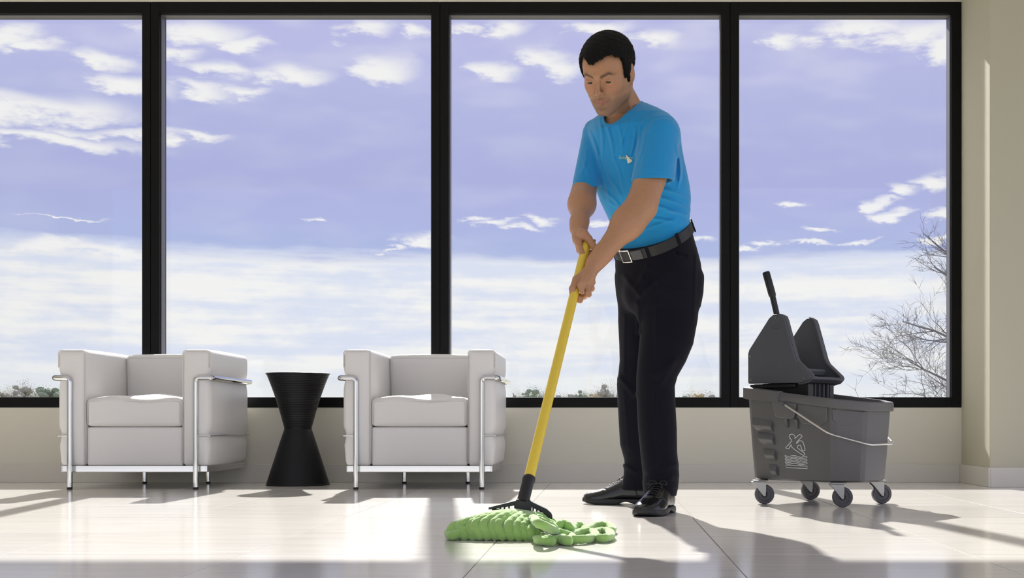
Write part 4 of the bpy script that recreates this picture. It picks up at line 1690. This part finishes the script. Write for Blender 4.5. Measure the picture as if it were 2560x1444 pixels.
def folds(p):
    X, Z = p[:, 0] * 4.47 / p[:, 1], (p[:, 2] - CAM_H) * 4.47 / p[:, 1]
    r = np.zeros(len(p))
    for (a, b, h, w) in FOLDS:
        A = np.array(((a[0] - VPX) / F_PX * 4.47, (VPY - a[1]) / F_PX * 4.47))
        B = np.array(((b[0] - VPX) / F_PX * 4.47, (VPY - b[1]) / F_PX * 4.47))
        ba = B - A
        t = np.clip(((X - A[0]) * ba[0] + (Z - A[1]) * ba[1]) / (ba @ ba), 0, 1)
        L = math.hypot(*ba)
        nx, nz = -ba[1] / L, ba[0] / L
        bow = 0.006 * np.sin(t * math.pi)
        dx, dz = X - A[0] - t * ba[0] - nx * bow, Z - A[1] - t * ba[1] - nz * bow
        w = w * 0.78
        e = (dx * dx + dz * dz) / (w * w)
        r += 2.2 * h * (np.exp(-e) - 0.45 * np.exp(-e / 4.5)) * (0.35 + 0.65 * np.sin(np.clip(t, 0.06, 0.94) * math.pi))
    return r


def cone2(p, a, b, ra, rb, sq, ax):
    """round cone squashed by sq across direction ax"""
    d = p - a
    c = (d @ ax)[:, None] * ax
    q = a + d - c * (1 - 1 / sq)
    return cap(q, a, b, ra, rb) * min(1, sq)


def sleeve(p, a, b, ra, rb, hem_n, hem_p, arm, gap):
    d = cap(p, a, b, ra, rb)
    cut = (p - hem_p) @ hem_n
    d = smax(d, cut, 0.003)
    # open cuff: hollow near the hem
    inner = cap(p, a, b + (b - a) * 0.3, ra - gap, rb - gap)
    inner = np.maximum(inner, -cut - 0.035)
    d = d + 0.0016 * np.exp(-((cut + 0.017) / 0.0028) ** 2)   # stitched hem
    return smax(d, -inner, 0.002)


HEM_L = unit(np.array((0.02, 0.05, -1.0)))
HEM_R = unit(np.array((0.10, 0.25, -1.0)))


NK_A, NK_B = P(1552, 300, 4.425), P(1542, 215, 4.40)
NK_R0, NK_R1 = 0.0625, 0.080


def shirt_f(p, neck=True):
    d = zloft(p, SHIRT_LEV, 2.25)
    d = smin(d, cap(p, P(1600, 300, 4.46), P(1650, 332, 4.375), 0.052, 0.066), 0.05)
    d = smin(d, cap(p, P(1535, 305, 4.49), P(1492, 330, 4.580), 0.050, 0.050), 0.04)
    fo = folds(p)
    d = d - fo
    fo = np.maximum(fo * 0.6, -0.0008)
    sl = sleeve(p, SL_A, SL_B, 0.073, 0.078, HEM_L, P(1630, 452, 4.285), None, 0.0085)
    sr = sleeve(p, SR_A, SR_B, 0.054, 0.0540, HEM_R, P(1468, 467, 4.475), None, 0.0115)
    d = smin(d, sl - fo, 0.012)
    d = smin(d, sr - fo, 0.012)
    # armhole seam: a fine groove
    for (a, nrm) in ((P(1640, 330, 4.36), unit(SL_B - SL_A + np.array((0.10, -0.05, 0)))), (P(1495, 335, 4.58), unit(SR_B - SR_A + np.array((-0.10, 0.06, 0))))):
        t = np.abs((p - a) @ nrm)
        near = np.exp(-((p - a) ** 2).sum(1) / 0.11 ** 2)
        d = d + 0.0045 * np.exp(-(t / 0.0035) ** 2) * near
    # neck opening
    if not neck:
        return d
    d = smax(d, -cap(p, NK_A, NK_B, NK_R0, NK_R1), 0.003)
    # hem is tucked in below the belt line
    d = np.maximum(d, -((p - BELT_C) @ BELT_N) - 0.030)
    return d


V, Fq = surface_net(shirt_f, (-0.24, 4.12, 0.92), (0.42, 4.86, 1.60), 0.0032)
V = relax(V, Fq, 1, 0.35)
M_SHIRT = mat('blue_cotton', srgb(36, 146, 206), 0.85, spec=0.15, sheen=0.25, noise=(7, 0.10), bump=(900, 0.12, 0.0006))
shirt = np_obj('t_shirt', V, Fq, M_SHIRT, man, MAN0)
shirt['label'] = 'bright blue crew-neck t-shirt with short sleeves'
# ribbed collar along the neck opening
nax = unit(NK_B - NK_A)
na = unit(np.cross(nax, (0, 1.0, 0)))
nb = np.cross(nax, na)
Lk = np.linalg.norm(NK_B - NK_A)
ring = []
for t in np.linspace(0, 2 * math.pi, 64, endpoint=False):
    h = np.linspace(-0.05, 0.13, 181)
    r = np.where(h < 0, np.sqrt(np.maximum(NK_R0 ** 2 - h ** 2, 1e-6)), NK_R0 + (NK_R1 - NK_R0) * h / Lk)
    pts = NK_A + nax * h[:, None] + (na * math.cos(t) + nb * math.sin(t)) * r[:, None]
    sv = shirt_f(pts.astype(np.float32), False)
    i = np.where(sv < 0)[0]
    k = i[-1] if len(i) else 60
    ring.append(pts[k])
ring = np.array(ring)
for _ in range(6):
    ring = 0.25 * np.roll(ring, 1, 0) + 0.5 * ring + 0.25 * np.roll(ring, -1, 0)
cm = []
for k, q_ in enumerate(ring):
    out = q_ - NK_A - nax * np.dot(q_ - NK_A, nax)
    out = unit(out)
    dn = unit(-nax * 0.75 + out * 0.65)
    nn = unit(np.cross(np.cross(dn, out), dn))
    cm.append([q_ + dn * a * 0.0115 + (out * 0.8 + nax * 0.6) * b_ * 0.0022 - MAN0 for a, b_ in ((-0.25, -0.6), (-0.25, 0.6), (0.1, 1.0), (0.85, 1.0), (1.0, 0.3), (0.9, -0.8))])
MB().rings(cm, closed=True).build('collar', M_SHIRT, shirt, smooth=60)
print('shirt', len(V))

# ---- trousers
TF = [((1672, 612), (1692, 634), -.003, .006), ((1690, 632), (1712, 640), -.004, .006), ((1560, 690), (1600, 740), .004, .010), ((1610, 700), (1592, 760), .006, .012), ((1620, 670), (1590, 720), .005, .012), ((1600, 735), (1640, 700), .004, .010),
      ((1595, 760), (1596, 830), .004, .008), ((1640, 940), (1680, 905), .005, .012), ((1690, 900), (1650, 960), .004, .010), ((1550, 945), (1585, 985), .004, .010), ((1620, 1180), (1690, 1160), .004, .010), ((1612, 1205), (1680, 1195), .004, .008), ((1555, 1160), (1590, 1180), .004, .008),
      ((1640, 760), (1640, 900), .0022, .006), ((1636, 960), (1646, 1170), .0024, .006), ((1562, 790), (1560, 930), .002, .006), ((1560, 980), (1572, 1120), .002, .006), ((1740, 640), (1735, 800), .002, .006)]


def trous_f(p):
    d = zloft(p, PELVIS_LEV, 2.2)
    a = zloft(p, leg_slices(NEAR_ROWS), 2.1)
    b = zloft(p, leg_slices(FAR_ROWS), 2.1)
    # hollow hems
    ia = zloft(p, leg_slices(NEAR_ROWS[-3:] , -0.006), 2.1)
    ib = zloft(p, leg_slices(FAR_ROWS[-3:], -0.006), 2.1)
    lg = smin(a, b, 0.006)
    d = smin(d, lg, 0.03)
    d = smin(d, ell(p, P(1600, 735, 4.50), (0.055, 0.06, 0.07)), 0.05)
    X, Z = p[:, 0] * 4.5 / p[:, 1], (p[:, 2] - CAM_H) * 4.5 / p[:, 1]
    for (s, e_, h, w) in TF:
        A = np.array(((s[0] - VPX) / F_PX * 4.5, (VPY - s[1]) / F_PX * 4.5))
        B = np.array(((e_[0] - VPX) / F_PX * 4.5, (VPY - e_[1]) / F_PX * 4.5))
        ba = B - A
        t = np.clip(((X - A[0]) * ba[0] + (Z - A[1]) * ba[1]) / (ba @ ba), 0, 1)
        dd = ((X - A[0] - t * ba[0]) ** 2 + (Z - A[1] - t * ba[1]) ** 2) / (w * w)
        d = d - 1.5 * h * np.exp(-dd)
    # hem rises over the instep
    zn = 0.062 + 0.20 * np.clip((p - P(1650, 1240, 4.41)) @ FWD, -0.05, 0.10) * 0.4
    d = smax(d, zn - p[:, 2], 0.002)
    d = np.maximum(d, ((p - BELT_C) @ BELT_N) - 0.016)
    return d


V, Fq = surface_net(trous_f, (-0.04, 4.28, 0.04), (0.44, 4.98, 1.20), 0.0036)
V = relax(V, Fq, 1, 0.4)
M_TROUS = mat('navy_twill', srgb(17, 17, 26), 0.85, spec=0.12, sheen=0.06, bump=(1200, 0.15, 0.0005))
trous = np_obj('trousers', V, Fq, M_TROUS, man, MAN0)
trous['label'] = 'dark navy work trousers'
print('trousers', len(V))

# ---- belt: follows the waist all round
M_BELT = mat('black_leather_belt', (0.010, 0.010, 0.011), 0.42, spec=0.4)
E1 = unit(LFT - BELT_N * np.dot(LFT, BELT_N))
E2 = np.cross(BELT_N, E1)


def waist_r(center, dirv, f):
    r = np.linspace(0.06, 0.24, 181)
    pts = (center + r[:, None] * dirv).astype(np.float32)
    s = f(pts)
    i = np.where(s < 0)[0]
    return r[i[-1]] if len(i) else 0.12


both = lambda p: np.minimum(shirt_f(p), trous_f(p))
NB = 72
rad = np.array([max(waist_r(BELT_C + BELT_N * o, E1 * math.cos(t) + E2 * math.sin(t), both) for o in (-0.012, 0.0, 0.010)) for t in np.linspace(0, 2 * math.pi, NB, endpoint=False)])
for _ in range(3):
    rad = np.maximum(rad, 0.25 * np.roll(rad, 1) + 0.5 * rad + 0.25 * np.roll(rad, -1))


def belt_pt(t, off, w):
    k = (t / (2 * math.pi) * NB) % NB
    i = int(k)
    r = rad[i] * (1 - (k - i)) + rad[(i + 1) % NB] * (k - i)
    return BELT_C + BELT_N * w + (E1 * math.cos(t) + E2 * math.sin(t)) * (r + off) - MAN0


rs = []
for t in np.linspace(0, 2 * math.pi, NB, endpoint=False):
    rs.append([belt_pt(t, o, w) for (o, w) in ((0.0, -.020), (.0045, -.019), (.0045, .019), (0.0, .020))])
belt = MB().rings(rs, closed=True).build('belt', M_BELT, man, smooth=50)
# angle of the buckle: straight ahead of him, a little to his left
tf = math.atan2(np.dot(FWD, E2), np.dot(FWD, E1))



def belt_block(t0, t1, w0, w1, o0, o1, n=5):
    rs = []
    for t in np.linspace(t0, t1, n):
        rs.append([belt_pt(t, o, w) for (o, w) in ((o0, w0), (o1, w0), (o1, w1), (o0, w1))])
    return MB().rings(rs)


# direction in which his left lies from the front
sg = 1 if np.dot(belt_pt(tf + 0.2, 0, 0) - belt_pt(tf, 0, 0), LFT) > 0 else -1
tf -= sg * 0.20
bk_ = MB()
for (a, b_, w0, w1) in ((-.15, .17, .021, .0245), (-.15, .17, -.0245, -.021), (-.15, -.125, -.0245, .0245), (.145, .17, -.0245, .0245)):
    q_ = belt_block(tf + sg * a, tf + sg * b_, w0, w1, .004, .0085)
    bk_.add(q_.v, q_.f)
buckle = bk_.build('buckle', mat('buckle_steel', (0.62, 0.60, 0.56), 0.22, metal=1.0), belt, label='silver rectangular belt buckle')
belt_block(tf + sg * .19, tf + sg * .50, -.018, .018, .004, .0075).build('belt_end', mat('belt_end_grey', srgb(62, 62, 66), 0.45), belt, bevel=0.001)
for a in (.60, 1.35, 2.2, -.7, -1.5, -2.5):
    belt_block(tf + sg * a, tf + sg * (a + .075), -.026, .026, .003, .0075).build('belt_loop', M_TROUS, trous)

# ---- shoes
M_SHOE = mat('black_polished_leather', (0.008, 0.008, 0.0085), 0.22, spec=0.55, bump=(60, 0.12, 0.002))
M_SOLE = mat('shoe_sole', (0.010, 0.010, 0.010), 0.5)
M_LACE = mat('shoe_lace', (0.015, 0.015, 0.016), 0.6)


def make_shoe(heel, toe, lab):
    heel, toe = np.array(heel), np.array(toe)
    fw = unit(np.array((*(toe - heel), 0.0)))
    L = np.linalg.norm(toe - heel)
    rt = np.array((fw[1], -fw[0], 0.0))
    org = np.array((*heel, 0.0))

    def loc(p):
        d = p - org
        return np.stack([d @ rt, d @ fw, d[:, 2]], 1).astype(np.float32)

    def wld(q):
        q = np.asarray(q, float)
        return org + q[..., 0:1] * rt + q[..., 1:2] * fw + q[..., 2:3] * np.array((0, 0, 1.0))
    ys = np.array((0.0, 0.03, 0.08, 0.13, 0.18, 0.22, 0.26, 0.285, 0.30)) / 0.30 * L
    hw = np.array((0.020, 0.038, 0.043, 0.045, 0.052, 0.055, 0.051, 0.040, 0.020))
    ht = np.array((0.080, 0.098, 0.108, 0.100, 0.078, 0.062, 0.052, 0.045, 0.036))
    bs = np.array((0.022, 0.018, 0.018, 0.022, 0.014, 0.012, 0.014, 0.018, 0.020))

    def upper(p):
        q = loc(p)
        y = np.clip(q[:, 1], 0, L)
        w, t_, b0 = np.interp(y, ys, hw), np.interp(y, ys, ht), np.interp(y, ys, bs)
        lo_ = b0 - 0.006
        zc = lo_ + (t_ - lo_) * 0.34
        up_ = q[:, 2] > zc
        hz = np.where(up_, t_ - zc, zc - lo_)
        r = (np.abs(q[:, 0] / w) ** 2.3 + np.abs((q[:, 2] - zc) / hz) ** 2.3) ** (1 / 2.3)
        d = (r - 1) * np.minimum(w, hz)
        dy = np.abs(q[:, 1] - y)
        d = np.where(dy > 0, np.sqrt(np.maximum(d, 0) ** 2 + dy ** 2), d)
        # seams: toe cap, facing of the laces and heel counter
        d = d + 0.0018 * np.exp(-((q[:, 1] - L * 0.74 + 1.2 * q[:, 0] ** 2 * 14) / 0.0025) ** 2)
        d = d + 0.0016 * np.exp(-((q[:, 1] - L * 0.22 - (q[:, 2] - .05) * 0.3) / 0.0025) ** 2)
        d = d - 0.002 * np.exp(-(q[:, 0] / 0.019) ** 8) * (q[:, 1] > L * 0.36) * (q[:, 1] < L * 0.70)
        return d

    def sole(p):
        q = loc(p)
        y = np.clip(q[:, 1], 0, L)
        w = np.interp(y, ys, hw + 0.003)
        d = np.abs(q[:, 0]) - w
        dy = np.maximum(np.abs(q[:, 1] - L / 2) - L / 2 - 0.004, -1)
        d = np.where(q[:, 1] != y, np.sqrt(np.maximum(d, 0) ** 2 + (q[:, 1] - y) ** 2) - 0.003, d)
        lift = 0.010 * np.clip((q[:, 1] / L - 0.78) / 0.22, 0, 1) ** 1.5
        arch = 0.012 * np.exp(-((q[:, 1] / L - 0.38) / 0.10) ** 2)
        d = smax(d, (lift + arch) - q[:, 2], 0.003)
        d = smax(d, q[:, 2] - (0.024 + lift * 0.5), 0.004)
        # welt groove
        return d + 0.0015 * np.exp(-((q[:, 2] - 0.018 - lift * .5) / 0.002) ** 2)
    c0 = np.minimum(wld((-.06, -.02, 0)), wld((.06, L + .02, 0)))
    c1 = np.maximum(wld((-.06, -.02, 0)), wld((.06, L + .02, 0)))
    c0 = np.minimum(c0, np.minimum(wld((.06, -.02, 0)), wld((-.06, L + .02, 0)))) - 0.01
    c1 = np.maximum(c1, np.maximum(wld((.06, -.02, 0)), wld((-.06, L + .02, 0)))) + 0.01
    c0[2], c1[2] = -0.02, 0.13
    V, Fq = surface_net(upper, c0, c1, 0.0032)
    so = np_obj('shoe', relax(V, Fq, 1, .4), Fq, M_SHOE, man, MAN0)
    so['label'] = lab
    V, Fq = surface_net(sole, c0, c1, 0.0032)
    V = relax(V, Fq, 1, .4)
    V[:, 2] = np.maximum(V[:, 2], 0.0005)
    np_obj('sole', V, Fq, M_SOLE, so, MAN0)
    lm = MB()
    for k in range(5):
        y = L * (0.42 + 0.055 * k)
        z = np.interp(y, ys, ht) + 0.0035
        pts = [(-0.019, y - .004, z - 0.006), (-0.010, y - .002, z), (0.0, y, z + .0012), (0.010, y + .002, z), (0.019, y + .004, z - 0.006)]
        lm.tube([wld(q) - MAN0 for q in catmull(pts, 3)], 0.0021, 6)
    y = L * 0.42
    z = np.interp(y, ys, ht) + 0.006
    for s in (-1, 1):
        pts = [(0, y, z), (s * .012, y - .004, z + .010), (s * .030, y - .002, z + .010), (s * .034, y + .010, z - .002), (s * .018, y + .010, z + .002), (0, y, z)]
        lm.tube([wld(q) - MAN0 for q in catmull(pts, 4)], 0.0018, 6)
        pts = [(0, y, z), (s * .014, y + .014, z + .002), (s * .026, y + .030, z - .012)]
        lm.tube([wld(q) - MAN0 for q in catmull(pts, 4)], 0.0018, 6)
    lm.build('laces', M_LACE, so, smooth=60)


make_shoe((0.228, 4.455), (0.128, 4.175), 'black laced leather shoe on his left foot')
make_shoe((0.195, 4.815), (-0.090, 4.875), 'black laced leather shoe on his right foot')

# ---- chest print: small lettering crossed by a pale pennant
gx_, gy_ = np.linspace(1544, 1586, 15), np.linspace(382, 412, 11)
gd_ = np.zeros((15, 11))
ys_ = np.linspace(4.20, 4.50, 151)
for i_, x_ in enumerate(gx_):
    sv = shirt_f(np.array([P(x_, y_, d_) for y_ in gy_ for d_ in ys_], np.float32)).reshape(11, -1)
    for j_ in range(11):
        gd_[i_, j_] = ys_[np.where(sv[j_] < 0)[0][0]]


def on_shirt(px, py, off):
    u, v = (px - 1544) / 3.0, (py - 382) / 3.0
    i, j = min(int(u), 13), min(int(v), 9)
    u, v = u - i, v - j
    d = gd_[i, j] * (1 - u) * (1 - v) + gd_[i + 1, j] * u * (1 - v) + gd_[i, j + 1] * (1 - u) * v + gd_[i + 1, j + 1] * u * v
    return P(px, py, d - off) - MAN0


fc = bpy.data.curves.new('print', 'FONT')
fc.body = 'ServiceMaster'
fc.size = 1.0
fo_ = bpy.data.objects.new('print_tmp', fc)
COL.objects.link(fo_)
bpy.context.view_layer.update()
dg = bpy.context.evaluated_depsgraph_get()
tm = bpy.data.meshes.new_from_object(fo_.evaluated_get(dg))
bpy.data.objects.remove(fo_)
co = np.array([v.co[:] for v in tm.vertices])
co[:, 0] = (co[:, 0] - co[:, 0].min()) / np.ptp(co[:, 0])
co[:, 1] = (co[:, 1] - co[:, 1].min()) / np.ptp(co[:, 1])
for v, (a, b_, _) in zip(tm.vertices, co):
    v.co = on_shirt(1548 + a * 34, 397 + a * 2 - b_ * 9.0, 0.0032)
tm.materials.append(mat('print_green', srgb(176, 214, 168), 0.7))
link('chest_lettering', tm, shirt)['label'] = 'small pale green lettering on the chest'
tri = [(1564.5, 386), (1581, 402), (1576, 406), (1569.5, 408.5)]
A_, B_, C2, D2 = [np.array(t) for t in tri]
gv, gf = [], []
NQ = 7
for off in (0.0042, 0.0020):
    for i in range(NQ):
        for j in range(NQ):
            u, v = i / (NQ - 1), j / (NQ - 1)
            q_ = (A_ * (1 - u) + B_ * u) * (1 - v) + (D2 * (1 - u) + C2 * u) * v
            gv.append(on_shirt(q_[0], q_[1], off))
for i in range(NQ - 1):
    for j in range(NQ - 1):
        a_ = i * NQ + j
        gf.append((a_, a_ + 1, a_ + NQ + 1, a_ + NQ))
        b0 = NQ * NQ + a_
        gf.append((b0, b0 + NQ, b0 + NQ + 1, b0 + 1))
rim_ = [i * NQ for i in range(NQ)] + [(NQ - 1) * NQ + j for j in range(1, NQ)] + [i * NQ + NQ - 1 for i in range(NQ - 2, -1, -1)] + list(range(NQ - 2, 0, -1))
for k in range(len(rim_)):
    a_, b0 = rim_[k], rim_[(k + 1) % len(rim_)]
    gf.append((a_, b0, b0 + NQ * NQ, a_ + NQ * NQ))
MB().add(gv, gf).build('chest_pennant', mat('print_cream', srgb(236, 226, 200), 0.7), shirt, label='cream pennant mark beside the lettering')
# ------------------------------------------------------------------ mop
M_YEL = mat('yellow_handle', srgb(226, 196, 66), 0.35, spec=0.45, noise=(30, 0.05))
M_GREEN = mat('green_microfibre', srgb(150, 190, 104), 0.95, spec=0.1, sheen=0.5, noise=(22, 0.16), bump=(260, 0.55, 0.003))
MOP0 = np.array((M_BOT[0], 3.48, 0.0))
mop = empty('mop', MOP0)
tag(mop, 'string mop with yellow handle, black clamp and looped green strands on the floor', 'mop')
ax_ = unit(M_BOT - M_TOP)
sock_top = P(1322.5, 1196, 3.558)
sock_bot = P(1306, 1258, 3.500)
hdl_end = sock_top + (sock_bot - sock_top) * 0.15
hd = MB().tube([M_TOP - MOP0, M_TOP + (hdl_end - M_TOP) * 0.5 - MOP0, hdl_end - MOP0], 0.0158, 20).build('handle', M_YEL, mop, smooth=50)
sax = unit(sock_bot - sock_top)
so_ = MB().tube([q - MOP0 for q in (sock_top - sax * .004, sock_top, sock_top + (sock_bot - sock_top) * .12, sock_top + (sock_bot - sock_top) * .16, sock_bot)], [.0185, .0195, .0195, .0178, .0185], 20).build('socket', M_BLACKP, mop, smooth=40)
rv = P(1316, 1204, 3.535)
MB().tube([rv - MOP0 + np.array((0, .012, 0)), rv - MOP0 + np.array((0, -.0015, -.0005))], 0.0042, 12).build('rivet', M_STEEL, so_, smooth=40)
# clamp: two slotted wings
YF = 3.502


def fx(px, py):
    q = P(px, py, YF) - MOP0
    return (q[0], q[2])


def plate(name, poly, y0, y1, bev=0.0015):
    return MB().prism([fx(*p) for p in poly], y0 + YF - MOP0[1], y1 + YF - MOP0[1]).build(name, M_BLACKP, mop, bevel=bev)


plate('clamp_yoke', [(1294, 1246), (1324, 1248), (1330, 1256), (1328, 1278), (1286, 1275), (1286, 1254)], -.012, .010, .003)
plate('clamp_wing', [(1290, 1250), (1222, 1267), (1222, 1273), (1290, 1262)], -.009, .009)
plate('clamp_wing', [(1322, 1250), (1366, 1271), (1378, 1282), (1381, 1290), (1380, 1304), (1371, 1304), (1369, 1292), (1360, 1282), (1324, 1264)], -.009, .009)
plate('lower_bar', [(1230, 1271), (1290, 1270), (1326, 1274), (1374, 1296), (1374, 1304), (1324, 1284), (1288, 1279), (1230, 1278)], -.006, .006)
for (xa, ya, xb, yb) in ((1238, 1266, 1236, 1273), (1252, 1263, 1250, 1273), (1263, 1260, 1261, 1272), (1274, 1257, 1272, 1272), (1333, 1260, 1333, 1276), (1342, 1265, 1342, 1281), (1351, 1270, 1351, 1285), (1360, 1276, 1360, 1289)):
    plate('clamp_rib', [(xa - 1.8, ya), (xa + 1.8, ya), (xb + 1.8, yb), (xb - 1.8, yb)], -.007, .007, .0008)


def zp(px, py, z):
    """point at height z seen at pixel"""
    y = (CAM_H - z) * F_PX / (py - VPY)
    return np.array(((px - VPX) / F_PX * y, y, z)) - MOP0


rngm = random.Random(11)


def strand(pts, r, seg=12, n=7, flat=0.86):
    pts = catmull(pts, n)
    m_ = len(pts)
    rr = []
    for i in range(m_):
        t = i / (m_ - 1)
        e = min(1.0, 0.45 + 5.5 * min(t, 1 - t))
        rr.append(r * e * (1 + 0.05 * math.sin(i * 1.7)))
    return MB().tube(pts, rr, seg).build('strand', M_GREEN, mop, smooth=180)


NS = 11
Zs = lambda px, Y, z: np.array(((px - VPX) / F_PX * Y, Y, z)) - MOP0
for i in range(NS):
    u = i / (NS - 1)
    j = rngm.uniform(-1, 1)
    hz = .040 + .019 * math.sin(math.pi * min(1, .08 + u * .92))
    lx = 1140 + 196 * u + 4 * j
    tx = 1244 + 118 * u
    Yf = 3.340 + .03 * (1 - u) * (1 - u) + .005 * j
    bow = 10 + 5 * math.sin(i * 2.3)
    pts = [Zs(tx + 4, 3.565, .030), Zs(tx + 2, 3.525, hz * .95), Zs(tx * .75 + lx * .25 - bow * .4, 3.465, hz + .006), Zs(tx * .42 + lx * .58 - bow, 3.400, hz * 1.02 + .003 * j), Zs(lx - bow * .8, Yf + .010, hz * .72), Zs(lx - 1, Yf - .004, hz * .32), Zs(lx + 8, Yf + .012, .0160), Zs(lx + 14, Yf + .045, .0150)]
    strand(pts, .0160 + .0012 * j, 14, 8)
# a few shorter ones caught between them
for (u, k) in ((.12, .5), (.34, .62), (.58, .55), (.80, .6)):
    lx, tx = 1150 + 190 * u, 1246 + 112 * u
    pts = [Zs(tx, 3.50, .040), Zs(tx * k + lx * (1 - k), 3.43, .052), Zs(tx * .3 + lx * .7 + 6, 3.385, .048), Zs(lx + 8, 3.352, .026), Zs(lx + 12, 3.38, .016)]
    strand(pts, .0140)
# rear side
for i in range(6):
    u = (i + .5) / 6
    tx = 1248 + 112 * u
    pts = [Zs(tx, 3.50, .042), Zs(tx + 2, 3.545, .040), Zs(tx + 6, 3.585, .026), Zs(tx + 8, 3.60, .016), Zs(tx + 4, 3.57, .0145)]
    strand(pts, .014)
# left end
strand([zp(1215, 1308, .040), zp(1180, 1318, .034), zp(1150, 1330, .022), zp(1128, 1338, .0145), zp(1122, 1330, .016), zp(1140, 1322, .020)], .0125)
# pleats that run to the right and the loose loops
for (dz, a) in ((0, 0), (.006, 9), (.010, 18), (.004, -9)):
    strand([zp(1318 + a, 1292, .062), zp(1342, 1294 + a * .6, .055 + dz), zp(1372, 1306 + a * .7, .040 + dz), zp(1395, 1322 + a * .5, .024), zp(1402, 1334 + a * .4, .015)], .0125)
LOOPS = [
    [(1346, 1304, .050), (1385, 1316, .036), (1412, 1330, .020), (1408, 1343, .015), (1376, 1349, .0145), (1335, 1343, .0145)],
    [(1352, 1316, .040), (1395, 1330, .028), (1428, 1340, .016), (1424, 1348, .0140), (1396, 1350, .0140)],
    [(1384, 1330, .022), (1396, 1313, .040), (1410, 1308, .044), (1422, 1316, .036), (1430, 1332, .016), (1424, 1340, .013)],
    [(1424, 1334, .014), (1436, 1320, .024), (1447, 1313, .030), (1458, 1320, .022), (1460, 1332, .013)],
    [(1416, 1342, .014), (1446, 1331, .016), (1478, 1329, .016), (1488, 1337, .014), (1468, 1346, .0135), (1430, 1348, .0135), (1414, 1346, .0135)],
    [(1456, 1328, .014), (1482, 1315, .017), (1512, 1312, .018), (1530, 1318, .015), (1526, 1326, .013), (1500, 1325, .013)],
    [(1478, 1334, .013), (1500, 1327, .015), (1522, 1329, .015), (1527, 1339, .013), (1508, 1345, .0125), (1484, 1342, .0125)],
    [(1338, 1348, .0135), (1364, 1352, .0135), (1390, 1353, .013)],
    [(1396, 1346, .0135), (1414, 1351, .0135), (1432, 1352, .013)],
]
for L_ in LOOPS:
    strand([zp(*q_) for q_ in L_], .0122)
